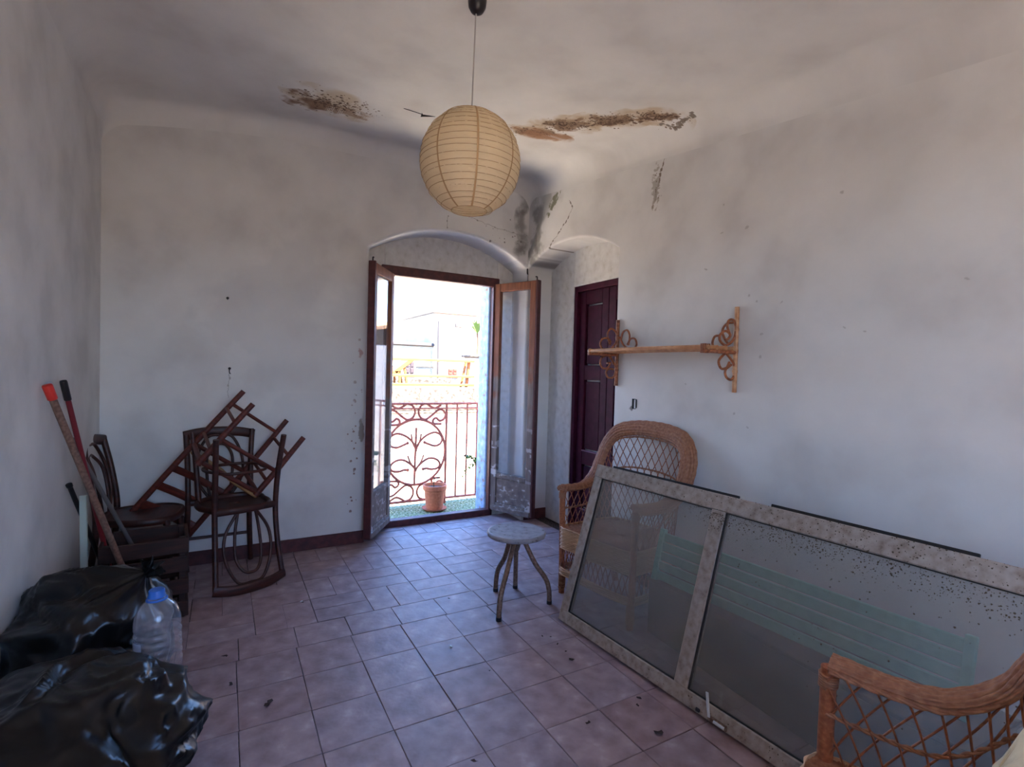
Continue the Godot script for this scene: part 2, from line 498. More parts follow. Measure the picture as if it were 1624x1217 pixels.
func arch_line(a: float, b: float, ya: float, yb: float, crown: float) -> PackedVector2Array:
	# the outline of a recess: up one jamb, over a flat arch, down the other
	var out := PackedVector2Array()
	for k in 8: out.append(Vector2(a, ya * k / 8.0))
	for k in 33:
		var t := k / 32.0
		var e := 1.0 - pow(absf(2.0 * t - 1.0), 2.2)
		out.append(Vector2(lerpf(a, b, t), lerpf(ya, yb, t) + (crown - (ya + yb) * 0.5) * e))
	for k in 8: out.append(Vector2(b, yb * (7 - k) / 8.0))
	return out

func build_shell() -> void:
	# ---- back wall: canvas in (x, y)
	var ca := canvas(101, XL - 0.1, 0.0, 3.3, 3.3, 300.0)
	var grey := s3(96, 92, 88)
	var pale := s3(150, 146, 140)
	for b in [[1.73, 2.62, 0.09, 0.34, 0.55], [1.70, 2.43, 0.08, 0.16, 0.5], [1.75, 2.90, 0.10, 0.25, 0.45]]:
		blotch(ca, b[0], b[1], b[2], b[3], grey, b[4], 5.0, 201, 0.55, 0.0, 0.9)
	crack(ca, [Vector2(1.15, 2.66), Vector2(1.45, 2.60), Vector2(1.78, 2.56)], 0.003, pale)
	crack(ca, [Vector2(1.02, 2.62), Vector2(1.02, 2.52)], 0.003, pale)
	specks(ca, 1.6, 2.5, 0.3, 0.2, grey, 26, 0.006)
	specks(ca, 0.3, 0.9, 0.06, 0.7, s3(120, 84, 70), 30, 0.008)
	blotch(ca, 0.35, 0.85, 0.03, 0.12, s3(140, 128, 120), 0.9, 9.0, 205, 0.7)
	blotch(ca, 0.33, 1.45, 0.025, 0.06, s3(150, 84, 70), 0.9, 9.0, 206, 0.7)
	crack(ca, [Vector2(-0.54, 1.30), Vector2(-0.545, 1.12)], 0.003, s3(160, 156, 150))
	blotch(ca, -0.1, 1.5, 1.2, 1.4, s3(206, 204, 202), 0.5, 1.6, 207, 0.85)
	var wa := new_st()
	var line := arch_line(0.39, XR, 2.28, 2.28, 2.50)
	face_with_recess(wa, line, XL - 0.05, XR, 0.025, func(p: Vector2, d: float) -> Vector3: return Vector3(p.x, p.y, ZB - d), Vector3.BACK, ZB - ZN, ca)
	tag(part("wall_back", wa, skin(ca), self), "white plastered wall with an arched recess round the balcony door", "wall", "", "structure")
	# ---- right wall: canvas in (z, y)
	var cb := canvas(102, ZB - 0.1, 0.0, 5.2, 3.3, 300.0)
	var brown := s3(132, 112, 92)
	crack(cb, [Vector2(0.40, 2.80), Vector2(0.33, 2.75), Vector2(0.284, 2.775), Vector2(0.24, 2.70), Vector2(0.205, 2.56), Vector2(0.156, 2.42)], 0.007, s3(118, 104, 92))
	blotch(cb, 0.37, 2.79, 0.10, 0.022, s3(128, 122, 114), 0.9, 9.0, 211, 0.6, 0.45)
	blotch(cb, 0.54, 2.86, 0.09, 0.025, s3(128, 122, 114), 0.8, 9.0, 212, 0.65, 0.4)
	blotch(cb, 0.18, 2.54, 0.04, 0.17, s3(164, 156, 146), 0.8, 22.0, 213, 0.72, 0.0, 0.2)
	specks(cb, 0.19, 2.55, 0.03, 0.16, s3(122, 108, 96), 40, 0.004)
	crack(cb, [Vector2(0.66, 2.77), Vector2(0.65, 2.72), Vector2(0.69, 2.69), Vector2(0.73, 2.73), Vector2(0.70, 2.78), Vector2(0.66, 2.77)], 0.002, s3(176, 172, 166))
	blotch(cb, -0.99, 2.77, 0.15, 0.05, s3(112, 112, 84), 0.8, 20.0, 214, 0.6, 0.8, 0.4)
	blotch(cb, -1.22, 2.60, 0.13, 0.32, s3(104, 100, 94), 0.6, 5.0, 215, 0.55, 0.0, 0.8)
	blotch(cb, -1.31, 2.42, 0.10, 0.2, s3(92, 88, 84), 0.55, 6.0, 216, 0.5, 0.0, 0.8)
	blotch(cb, -1.12, 2.84, 0.3, 0.2, s3(150, 148, 142), 0.5, 4.0, 217, 0.5, 0.0, 0.9)
	crack(cb, [Vector2(-0.76, 2.72), Vector2(-0.72, 2.66), Vector2(-0.78, 2.58), Vector2(-0.95, 2.47), Vector2(-1.05, 2.40)], 0.005, s3(120, 112, 104))
	for k in 22:
		blotch(cb, rng.randf_range(-0.1, 2.3), rng.randf_range(0.9, 2.5), 0.006 + rng.randf() * 0.012, 0.003 + rng.randf() * 0.006, s3(168, 163, 158), 0.6, 20.0, 300 + k, 0.45, rng.randf_range(-0.7, 0.7))
	blotch(cb, 0.02, 1.13, 0.025, 0.02, s3(120, 112, 108), 0.8, 30.0, 219, 0.75)
	var wb := new_st()
	var bl := arch_line(ZB, -0.16, 2.28, 2.23, 2.415)
	face_with_recess(wb, bl, ZB, ZR + 0.05, 0.02, func(p: Vector2, d: float) -> Vector3: return Vector3(XR + d, p.y, p.x), Vector3.LEFT, XN - XR, cb)
	tag(part("wall_right", wb, skin(cb), self), "white plastered wall with cracks, an arched door recess and a rattan shelf", "wall", "", "structure")
	# ---- backs of the recesses and the facade
	var nb := new_st()
	span(nb, Vector3(-4.0, -3.6, ZF), Vector3(0.585, 3.6, ZN), 0.004)
	span(nb, Vector3(1.64, -3.6, ZF), Vector3(5.0, 3.6, ZN), 0.004)
	span(nb, Vector3(0.585, 2.20, ZF), Vector3(1.64, 3.6, ZN), 0.004)
	span(nb, Vector3(0.585, -3.6, ZF), Vector3(1.64, -0.06, ZN), 0.004)
	tag(part("wall_facade", nb, M.old_plaster, self), "old plaster round the balcony door frame at the back of the recess", "wall", "", "structure")
	var nr := new_st()
	span(nr, Vector3(XN, 0.0, ZB - 0.28), Vector3(2.14, 3.3, -1.03), 0.004)
	span(nr, Vector3(XN, 2.10, -1.03), Vector3(2.14, 3.3, 0.1), 0.004)
	span(nr, Vector3(XN, 0.0, -0.22), Vector3(2.14, 3.3, 0.1), 0.004)
	span(nr, Vector3(2.14, -0.3, ZF), Vector3(2.36, 3.5, 3.9), 0.004)
	tag(part("wall_recess", nr, M.old_plaster, self), "stained plaster strip beside the plum door inside the arched recess", "wall", "", "structure")
	var lw := new_st()
	span(lw, Vector3(XL - 0.3, -0.3, ZF + 0.01), Vector3(XL, 3.5, 3.9), 0.0)
	tag(part("wall_left", lw, M.plaster, self), "bare white plastered side wall behind the brooms and black bags", "wall", "", "structure")
	var rw := new_st()
	span(rw, Vector3(XL - 0.3, -0.3, ZR), Vector3(-0.80, 3.5, ZR + 0.3), 0.0)
	span(rw, Vector3(0.60, -0.3, ZR), Vector3(2.36, 3.5, ZR + 0.3), 0.0)
	span(rw, Vector3(-0.80, -0.3, ZR), Vector3(0.60, 0.85, ZR + 0.3), 0.0)
	span(rw, Vector3(-0.80, 2.30, ZR), Vector3(0.60, 3.5, ZR + 0.3), 0.0)
	var wn := thing("window_1", "added unseen window letting in fill light, facing the balcony door", "window")  # added window, out of view, lets sun and sky in as fill
	wn.set_meta("kind", "structure")
	for q in [[-0.80, -0.74, 0.85, 2.30], [0.54, 0.60, 0.85, 2.30], [-0.13, -0.07, 0.91, 2.24], [-0.74, 0.54, 0.85, 0.91], [-0.74, 0.54, 2.24, 2.30]]:
		var fs := new_st()
		span(fs, Vector3(q[0], q[2], ZR + 0.10), Vector3(q[1], q[3], ZR + 0.15), 0.004)
		part("added_window_frame", fs, M.maroon, wn)
	tag(part("wall_rear", rw, M.plaster, self), "plain white plastered wall facing the balcony door", "wall", "", "structure")
	# ---- ceiling: canvas in (x, z), z drawn upwards as -z
	var cc := canvas(103, XL - 0.1, -ZR - 0.1, 3.3, 5.2, 300.0)
	var dark := s3(70, 48, 34)
	var rusty := s3(150, 108, 78)
	blotch(cc, 0.02, 0.80, 0.34, 0.24, s3(186, 168, 142), 0.75, 3.0, 221, 0.42, 0.15, 0.75)
	blotch(cc, -0.15, 0.88, 0.16, 0.16, s3(104, 74, 54), 0.85, 5.0, 222, 0.45, 0.0, 0.6)
	blotch(cc, 0.05, 0.88, 0.24, 0.10, s3(140, 112, 88), 0.7, 7.0, 223, 0.45, 0.0, 0.6)
	specks(cc, -0.02, 0.80, 0.24, 0.15, dark, 420, 0.0055)
	specks(cc, 0.12, 0.74, 0.18, 0.12, dark, 90, 0.005)
	for b in [[1.20, 0.32, 0.26, 0.13, -0.6], [1.28, 0.08, 0.26, 0.16, -0.7], [1.42, -0.16, 0.26, 0.15, -0.8], [1.56, -0.38, 0.24, 0.13, -0.7]]:
		blotch(cc, b[0], b[1], b[2], b[3], s3(186, 166, 140), 0.8, 4.0, 224, 0.42, b[4], 0.7)
		blotch(cc, b[0], b[1], b[2] * 0.75, b[3] * 0.6, s3(120, 92, 70), 0.75, 8.0, 225, 0.55, b[4], 0.4)
		specks(cc, b[0], b[1], b[2] * 0.75, b[3] * 0.6, dark, 260, 0.0052, b[4])
	blotch(cc, 1.24, 0.33, 0.24, 0.10, rusty, 0.85, 4.0, 226, 0.42, -0.3, 0.6)
	crack(cc, [Vector2(1.38, 0.0), Vector2(1.5, -0.2), Vector2(1.64, -0.46)], 0.010, s3(96, 72, 56), 0.05)
	crack(cc, [Vector2(1.66, -0.33), Vector2(1.70, -0.37), Vector2(1.72, -0.42), Vector2(1.705, -0.46), Vector2(1.70, -0.52), Vector2(1.67, -0.58)], 0.012, s3(128, 118, 108), 0.03)
	specks(cc, 1.71, -0.45, 0.05, 0.14, s3(110, 92, 76), 30, 0.005)
	var ce := new_st()
	var graded := func(a: float, b: float, n: int) -> Array:
		var near := [0.0, 0.002, 0.006, 0.012, 0.02, 0.03, 0.045, 0.06, 0.08, 0.10, 0.125, 0.15]
		var out := []
		for q in near: out.append(a + q)
		for k in range(1, n): out.append(lerpf(a + 0.15, b - 0.15, k / float(n)))
		for k in near.size(): out.append(b - near[near.size() - 1 - k])
		return out
	var xs: Array = graded.call(XL, XR, 44)
	var zs: Array = graded.call(ZB, ZR, 70)
	var cn := func(x: float, z: float) -> Vector3:
		var e := 0.002
		var x0 := clampf(x - e, XL, XR)
		var x1 := clampf(x + e, XL, XR)
		var z0 := clampf(z - e, ZB, ZR)
		var z1 := clampf(z + e, ZB, ZR)
		return Vector3((ceiling_y(x1, z) - ceiling_y(x0, z)) / (x1 - x0), -1.0, (ceiling_y(x, z1) - ceiling_y(x, z0)) / (z1 - z0)).normalized()
	for i in zs.size() - 1:
		for j in xs.size() - 1:
			var q := []
			var ns := []
			var us := []
			for c in [[0, 0], [1, 0], [1, 1], [0, 1]]:
				var x: float = xs[j + c[0]]
				var z: float = zs[i + c[1]]
				q.append(Vector3(x, ceiling_y(x, z), z))
				ns.append(cn.call(x, z))
				us.append(Vector2((x - cc.x0) / cc.w, 1.0 - (-z - cc.y0) / cc.h))
			tri(ce, q[0], q[1], q[2], ns[0], ns[1], ns[2], us[0], us[1], us[2])
			tri(ce, q[0], q[2], q[3], ns[0], ns[2], ns[3], us[0], us[2], us[3])
	var co := part("ceiling", ce, skin(cc), self)
	tag(co, "white ceiling with brown mould stains above the balcony door", "ceiling", "", "structure")
	var rs := new_st()
	span(rs, Vector3(-4.0, 3.42, ZF), Vector3(5.0, 3.62, 3.9), 0.0)
	tag(part("roof_slab", rs, M.facade, self), "flat roof slab over the room", "roof", "", "structure")
	# ---- painted skirting
	baseboard("baseboard_back", [Vector3(XL, 0, ZB), Vector3(0.385, 0, ZB)], Vector3.BACK, "maroon painted skirting along the foot of the balcony wall")
	baseboard("baseboard_corner", [Vector3(XR + 0.022, 0, ZB), Vector3(XN, 0, ZB)], Vector3.BACK, "short maroon skirting inside the plum door recess")
	baseboard("baseboard_right", [Vector3(XR, 0, -0.14), Vector3(XR, 0, ZR)], Vector3.LEFT, "maroon painted skirting along the foot of the wall behind the leaning sash")
	baseboard("baseboard_left", [Vector3(XL, 0, ZB), Vector3(XL, 0, ZR)], Vector3.RIGHT, "maroon painted skirting along the foot of the wall behind the black bags")

func baseboard(n: String, ab: Array, out: Vector3, label: String) -> void:
	var s := new_st()
	var a: Vector3 = ab[0]
	var b: Vector3 = ab[1]
	span(s, a, b + Vector3(0, 0.095, 0) + out * 0.009, 0.003)
	tag(part(n, s, M.maroon, self), label, "skirting", "", "structure")

func face_with_recess(s: SurfaceTool, line: PackedVector2Array, a: float, b: float, r: float, to: Callable, out: Vector3, deep: float, c: Dictionary) -> void:
	# front face between a and b with a recess cut along `line`, its edge rounded by r, its sides running `deep` into the wall
	var top := 3.25
	var n := line.size()
	var uv := func(p: Vector2) -> Vector2: return Vector2((p.x - c.x0) / c.w, 1.0 - (p.y - c.y0) / c.h)
	var nrm := PackedVector2Array()
	for i in n:
		var d := (line[mini(i + 1, n - 1)] - line[maxi(i - 1, 0)]).normalized()
		nrm.append(Vector2(-d.y, d.x))
	var q := func(p0: Vector2, p1: Vector2, p2: Vector2, p3: Vector2) -> void:
		quad(s, to.call(p0, 0.0), to.call(p1, 0.0), to.call(p2, 0.0), to.call(p3, 0.0), out, [uv.call(p0), uv.call(p1), uv.call(p2), uv.call(p3)])
	var left := line[0].x - r
	var right := line[n - 1].x + r
	if left > a: q.call(Vector2(a, -0.02), Vector2(left, -0.02), Vector2(left, top), Vector2(a, top))
	if right < b: q.call(Vector2(right, -0.02), Vector2(b, -0.02), Vector2(b, top), Vector2(right, top))
	for i in n - 1:
		var e0 := line[i] + nrm[i] * r
		var e1 := line[i + 1] + nrm[i + 1] * r
		if e1.x - e0.x > 1e-4:
			q.call(Vector2(maxf(e0.x, left), e0.y), Vector2(minf(e1.x, right), e1.y), Vector2(minf(e1.x, right), top), Vector2(maxf(e0.x, left), top))
		var steps := 5
		var prof := []
		for k in steps + 1:
			var g := PI * 0.5 * k / steps
			prof.append([r * (1.0 - sin(g)), r * (1.0 - cos(g)), g])
		prof.append([0.0, deep + 0.01, PI * 0.5])
		for k in prof.size() - 1:
			var l := func(j: int, m: int) -> Array:
				var p: Vector2 = line[j] + nrm[j] * float(prof[m][0])
				var o: Vector3 = to.call(p, prof[m][1])
				var side: Vector3 = to.call(line[j] - nrm[j], 0.0) - to.call(line[j], 0.0)
				return [o, (out * cos(prof[m][2]) + side * sin(prof[m][2])).normalized(), uv.call(p)]
			var A: Array = l.call(i, k)
			var B: Array = l.call(i + 1, k)
			var C: Array = l.call(i + 1, k + 1)
			var D: Array = l.call(i, k + 1)
			tri(s, A[0], B[0], C[0], A[1], B[1], C[1], A[2], B[2], C[2])
			tri(s, A[0], C[0], D[0], A[1], C[1], D[1], A[2], C[2], D[2])

# ------------------------------------------------------------------ floor
func build_floor() -> void:
	var s := new_st()
	span(s, Vector3(XL - 0.3, -0.3, ZN - 0.24), Vector3(2.3, -0.008, 3.9), 0.0)
	var fl := part("floor", s, M.grout, self)
	tag(fl, "worn pink cement tile floor, basket weave near the balcony and square tiles beyond", "floor", "", "structure")
	var cache := {}
	var lay := func(x0: float, x1: float, z0: float, z1: float) -> void:
		x0 = maxf(x0, XL + 0.002); x1 = minf(x1, 2.05)
		z0 = maxf(z0, ZN + 0.002); z1 = minf(z1, ZR)
		if x1 - x0 < 0.02 or z1 - z0 < 0.02: return
		if z1 < ZB and x1 < 0.39: return
		if x0 > XR and z0 > -0.16: return
		var g := 0.0013
		var key := "%d_%d" % [roundi((x1 - x0) * 1000), roundi((z1 - z0) * 1000)]
		if not cache.has(key):
			var ts := new_st()
			box(ts, Transform3D(), Vector3(x1 - x0 - 2 * g, 0.02, z1 - z0 - 2 * g), 0.0016)
			cache[key] = ts.commit()
		var k := rng.randi() % 6
		var tilt := Basis.from_euler(Vector3(rng.randfn(0, 0.0028), rng.randfn(0, 0.0025), rng.randfn(0, 0.0028)))
		place("tile", cache[key], M.tile[k], fl, Transform3D(tilt, Vector3((x0 + x1) * 0.5 + rng.randfn(0, 0.0007), -0.0102 + rng.randf_range(-0.0008, 0.0008), (z0 + z1) * 0.5 + rng.randfn(0, 0.0010))))
	# square tiles
	for j in range(0, 15):
		for i in range(-5, 8): lay.call(i * U, (i + 1) * U, j * U, (j + 1) * U)
	# one shorter course
	for i in range(-5, 8): lay.call(i * U + 0.012, (i + 1) * U + 0.012, -0.215, 0.0)
	# basket weave of half tiles
	var bw := 0.2965
	for j in range(0, 6):
		for i in range(-5, 6):
			var x0 := 0.68 * U + i * bw
			var z1 := -0.215 - j * bw
			if posmod(i + j, 2) == 0:
				lay.call(x0, x0 + bw * 0.5, z1 - bw, z1); lay.call(x0 + bw * 0.5, x0 + bw, z1 - bw, z1)
			else:
				lay.call(x0, x0 + bw, z1 - bw * 0.5, z1); lay.call(x0, x0 + bw, z1 - bw, z1 - bw * 0.5)

# ------------------------------------------------------------------ doors
func leaf(parent: Node3D, hinge: Vector3, free: Vector3, y0: float, y1: float, side: float) -> void:
	# one glazed leaf; local x from hinge to free edge, z towards its weathered outer face
	var d := (free - hinge); d.y = 0.0
	var w := d.length()
	var x := d / w
	var lf := Node3D.new()
	lf.name = "leaf"
	lf.transform = Transform3D(Basis(x, Vector3.UP, x.cross(Vector3.UP)), Vector3(hinge.x, y0, hinge.z))
	parent.add_child(lf, true)
	var h := y1 - y0
	var t := 0.042
	var st_w := 0.066
	var o := side * 0.5 * t
	var p := func(n: String, a: Vector3, b: Vector3, m: Material, bev := 0.004) -> void:
		var s := new_st()
		span(s, a, b, bev)
		part(n, s, m, lf)
	p.call("stile", Vector3(0, 0, -t / 2), Vector3(st_w, h, t / 2), M.leaf_wood)
	p.call("stile", Vector3(w - st_w, 0, -t / 2), Vector3(w - 0.004, h, t / 2), M.leaf_wood)
	p.call("rail", Vector3(st_w, h - 0.075, -t / 2 + 0.002), Vector3(w - st_w, h, t / 2 - 0.002), M.leaf_wood)
	p.call("rail", Vector3(st_w, 0.30, -t / 2 + 0.002), Vector3(w - st_w, 0.345, t / 2 - 0.002), M.worn_wood)
	p.call("rail", Vector3(st_w, 0.0, -t / 2 + 0.002), Vector3(w - st_w, 0.07, t / 2 - 0.002), M.worn_wood)
	p.call("kick_panel", Vector3(st_w, 0.07, -0.012), Vector3(w - st_w, 0.30, 0.012), M.worn_wood)
	p.call("pane", Vector3(st_w - 0.005, 0.34, -0.002), Vector3(w - st_w + 0.005, h - 0.07, 0.002), M.pane, 0.0)
	p.call("edge_strip", Vector3(w - 0.004, 0, -t / 2 - 0.010), Vector3(w + 0.016, h + 0.004, t / 2 + 0.004), M.maroon)
	p.call("weather_bar", Vector3(0.02, -0.004, -side * 0.02 - 0.012), Vector3(w - 0.01, 0.045, -side * 0.02 + 0.012 + 0.0), M.worn_wood)
	var hk := new_st()
	tube(hk, curve([Vector3(w - 0.01, h, 0), Vector3(w - 0.01, h + 0.03, 0), Vector3(w - 0.025, h + 0.035, 0)], 5), 0.006, 8)
	part("bolt", hk, M.iron, lf)

func build_balcony_door() -> void:
	var d := thing("door_1", "open glazed balcony door with two weathered wooden leaves and a maroon frame", "door")
	d.set_meta("kind", "structure")
	var z0 := ZN - 0.05
	var z1 := ZN + 0.012
	for a in [["head", Vector3(0.555, 2.135, z0), Vector3(1.66, 2.215, z1)], ["jamb", Vector3(0.585, 0.0, z0), Vector3(0.655, 2.135, z1)], ["jamb", Vector3(1.60, 0.0, z0), Vector3(1.64, 2.135, z1)], ["threshold", Vector3(0.585, -0.04, z0 - 0.02), Vector3(1.64, 0.055, z1)]]:
		var s := new_st()
		span(s, a[1], a[2], 0.006)
		part(a[0], s, M.maroon, d)
	leaf(d, Vector3(0.648, 0, -1.66), Vector3(0.378, 0, -1.245), 0.062, 2.145, 1.0)
	leaf(d, Vector3(1.632, 0, -1.66), Vector3(1.822, 0, -1.235), 0.062, 2.160, -1.0)
	# painted plaster linings of the outer opening
	for a in [[Vector3(0.585, -0.05, ZF - 0.004), Vector3(0.612, 2.17, z0)], [Vector3(1.585, -0.05, ZF - 0.004), Vector3(1.64, 2.17, z0)]]:
		var s := new_st()
		span(s, a[0], a[1], 0.008)
		tag(part("trim_1", s, M.blue_reveal, self), "peeling pale blue plaster on the side of the balcony opening", "reveal", "outer sides of the balcony opening", "structure")
	var s := new_st()
	span(s, Vector3(0.585, 2.165, ZF - 0.004), Vector3(1.64, 2.20, z0), 0.006)
	tag(part("trim_2", s, M.facade, self), "white plaster underside of the balcony lintel", "lintel", "", "structure")

func build_plum_door() -> void:
	var x := 2.10
	var d := thing("door_2", "dark plum painted panelled door inside the arched recess", "door")
	d.set_meta("kind", "structure")
	var p := func(n: String, z0: float, z1: float, y0: float, y1: float, x0: float, m: Material) -> void:
		var s := new_st()
		span(s, Vector3(x0, y0, z0), Vector3(2.139, y1, z1), 0.004)
		part(n, s, m, d)
	p.call("frame", -1.03, -0.985, 0.0, 2.10, x - 0.03, M.plum)
	p.call("frame", -0.985, -0.22, 2.05, 2.10, x - 0.03, M.plum)
	var zs := [-0.985, -0.60, -0.22]
	for k in 2:
		p.call("stile", zs[k], zs[k] + 0.085, 0.0, 2.05, x, M.plum)
		p.call("stile", zs[k + 1] - 0.085, zs[k + 1] - 0.003, 0.0, 2.05, x, M.plum)
		for y in [[0.0, 0.20], [0.58, 0.70], [1.30, 1.42], [1.94, 2.05]]:
			p.call("rail", zs[k] + 0.085, zs[k + 1] - 0.085, y[0], y[1], x + 0.001, M.plum)
		for y in [[0.20, 0.58], [0.70, 1.30], [1.42, 1.94]]:
			p.call("panel", zs[k] + 0.10, zs[k + 1] - 0.10, y[0] + 0.015, y[1] - 0.015, x + 0.012, M.plum)
			var s := new_st()
			span(s, Vector3(x - 0.008, y[0] - 0.006, zs[k] + 0.085), Vector3(x + 0.014, y[0] + 0.004, zs[k + 1] - 0.085), 0.002)
			part("moulding", s, M.dust if k == 0 and y[0] < 1.4 else M.plum, d)

# ------------------------------------------------------------------ balcony and what lies beyond
func build_outside() -> void:
	var s := new_st()
	span(s, Vector3(-0.4, -0.22, -2.52), Vector3(2.9, -0.055, ZF), 0.01)
	tag(part("balcony_floor", s, M.moss, self), "mossy green balcony floor beyond the open door", "balcony", "", "structure")
	s = new_st()
	span(s, Vector3(-20, -3.75, -40), Vector3(25, -3.6, ZF), 0.0)
	tag(part("street", s, M.street, self), "pale street far below the balcony", "street", "", "structure")
	build_railing()
	# flower pot with a dry stub
	var pc := onz(689, 795, -2.22); pc.y = -0.055
	var pot := thing("flower_pot", "terracotta flower pot with a bare dry stem on the mossy balcony", "flower pot", Transform3D(Basis(), pc))
	s = new_st()
	lathe(s, [Vector2(0, 0.012), Vector2(0.078, 0.012), Vector2(0.084, 0.02), Vector2(0.104, 0.20), Vector2(0.105, 0.205), Vector2(0.117, 0.207), Vector2(0.119, 0.212), Vector2(0.121, 0.248), Vector2(0.118, 0.254), Vector2(0.108, 0.254), Vector2(0.104, 0.248), Vector2(0.100, 0.215)], 40)
	part("pot", s, M.terracotta, pot)
	s = new_st()
	lathe(s, [Vector2(0, 0.0), Vector2(0.10, 0.0), Vector2(0.125, 0.022), Vector2(0.121, 0.024), Vector2(0.098, 0.008), Vector2(0, 0.008)], 36)
	part("saucer", s, M.terracotta, pot)
	s = new_st()
	lathe(s, [Vector2(0.101, 0.222), Vector2(0.05, 0.230), Vector2(0, 0.226)], 24)
	part("soil", s, mat(s3(84, 66, 54), 0.95), pot)
	s = new_st()
	tube(s, curve([Vector3(-0.01, 0.22, 0), Vector3(-0.015, 0.29, 0.01), Vector3(-0.005, 0.34, 0)], 5), 0.007, 7, 0.004)
	tube(s, curve([Vector3(-0.012, 0.31, 0), Vector3(0.05, 0.33, 0.01), Vector3(0.10, 0.375, 0)], 5), 0.005, 6, 0.002)
	part("dry_stem", s, M.twig, pot)
	# trailing weed on the wall beside the opening
	var wd := thing("trailing_weed", "straggly trailing weed hanging beside the balcony opening", "weed", Transform3D(Basis(), onz(755, 738, -2.40)))
	for k in 5:
		var st := new_st()
		var e := Vector3(rng.randf_range(-0.16, 0.0), rng.randf_range(-0.25, 0.12), rng.randf_range(-0.06, 0.06))
		var c := curve([Vector3(0.0, 0.0, -0.012), e * 0.5 + Vector3(0, 0.05, 0), e], 6)
		tube(st, c, 0.003, 5)
		for q in range(3, c.size(), 1):
			for m in 2:
				blade(st, c[q], Vector3(rng.randf_range(-1, 1), rng.randf_range(-0.8, 0.6), rng.randf_range(-0.5, 0.8)).normalized(), 0.035, 0.016)
		part("stem", st, M.leaf if k < 3 else M.twig, wd)
	# terrace house across the street: white wall, stained coping, timber rails
	var zt := -8.0
	var h := thing("terrace_house", "sunlit white house front below a stained concrete terrace edge", "house", Transform3D(Basis(), Vector3(3, -3.6, zt)))
	var b := func(n: String, parent: Node3D, a: Vector3, c: Vector3, m: Material, bev := 0.02) -> MeshInstance3D:
		var st := new_st()
		span(st, a, c, bev)
		return part(n, st, m, parent)
	b.call("wall", h, Vector3(-8, 0, -3.2), Vector3(3.2, 4.05, 0), M.house_white)
	b.call("coping", h, Vector3(-8, 4.05, -3.2), Vector3(3.2, 4.56, 0.08), M.concrete)
	b.call("drip_moulding", h, Vector3(-8, 3.99, -0.1), Vector3(3.2, 4.05, 0.12), M.concrete)
	var pr := thing("terrace_pier", "white masonry pier with a concrete cap on the terrace", "pier", Transform3D(Basis(), Vector3(5.45, 0.96, -10.2)))
	b.call("shaft", pr, Vector3(-0.25, 0.0, -0.25), Vector3(0.25, 0.74, 0.25), M.house_white)
	b.call("cap", pr, Vector3(-0.31, 0.74, -0.31), Vector3(0.31, 0.81, 0.31), M.concrete)
	var fe := thing("terrace_fence", "yellow timber rail fence standing on the terrace edge", "fence", Transform3D(Basis(), Vector3(0, 0.96, zt)))
	for y in [0.05, 0.24, 0.59]:
		b.call("rail", fe, Vector3(-4, y - 0.028, -0.06), Vector3(4.40, y + 0.028, 0.0), M.fence, 0.008)
	for x in [-3.9, -1.0, 1.2, 4.24]:
		var st := new_st()
		bar(st, Vector3(x, 0.0, -0.1), Vector3(x + 0.06, 0.60, -0.1), 0.06, 0.06, Vector3.RIGHT, 0.008)
		part("post", st, M.fence, fe)
	var st := new_st()
	bar(st, Vector3(4.12, 0.0, -0.14), Vector3(4.24, 0.58, -0.14), 0.05, 0.05, Vector3.RIGHT, 0.008)
	part("brace", st, M.fence, fe)
	var tb := thing("timber_lounger", "yellow timber lounger with raised back on the terrace", "lounger", Transform3D(Basis(), Vector3(2.75, 0.96, -8.9)))
	st = new_st(); bar(st, Vector3(0.0, 0.30, 0), Vector3(0.42, 0.62, 0), 0.10, 0.5, Vector3.UP, 0.01); part("backrest", st, M.fence, tb)
	st = new_st(); bar(st, Vector3(-0.9, 0.30, 0), Vector3(0.1, 0.30, 0), 0.07, 0.5, Vector3.UP, 0.01); part("seat", st, M.fence, tb)
	for x in [-0.7, 0.12, 0.30]:
		for z in [-0.2, 0.2]:
			st = new_st(); bar(st, Vector3(x, 0.0, z), Vector3(x + (0.0 if x < 0.2 else -0.08), 0.42 if x > 0.2 else 0.30, z), 0.05, 0.05, Vector3.RIGHT, 0.006); part("leg", st, M.fence, tb)
	# houses behind the terrace
	var ha := thing("low_house", "low cream house with grey eaves and shuttered windows beyond the terrace", "house", Transform3D(Basis(), Vector3(4.5, -3.6, -14)))
	b.call("wall", ha, Vector3(-6, 0, -5), Vector3(1.18, 5.72, 0), M.house_cream)
	b.call("eaves", ha, Vector3(-6.2, 5.72, -5), Vector3(1.17, 5.83, 0.06), M.pole_grey)
	var win := func(parent: Node3D, x0: float, x1: float, y0: float, y1: float, m: Material) -> void:
		b.call("window_surround", parent, Vector3(x0 - 0.06, y0 - 0.08, -0.02), Vector3(x1 + 0.06, y1 + 0.06, 0.03), M.house_white, 0.01)
		for k in 2:
			var xa := lerpf(x0, x1, k * 0.5) + 0.01
			var xb := lerpf(x0, x1, k * 0.5 + 0.5) - 0.01
			var sh: MeshInstance3D = b.call("shutter", parent, Vector3(xa, y0, 0.02), Vector3(xb, y1, 0.06), m, 0.008)
			for q in 2:
				b.call("shutter_panel", sh, Vector3(xa + 0.03, lerpf(y0, y1, q * 0.5) + 0.03, 0.055), Vector3(xb - 0.03, lerpf(y0, y1, q * 0.5 + 0.5) - 0.03, 0.07), m, 0.004)
	win.call(ha, 0.14, 0.46, 4.78, 5.18, M.shutter)
	b.call("string_course", ha, Vector3(-6, 5.02, 0), Vector3(1.18, 5.05, 0.04), M.house_grey)
	b.call("garden_wall", ha, Vector3(-6, 0, 1.3), Vector3(1.17, 4.66, 1.6), M.concrete)
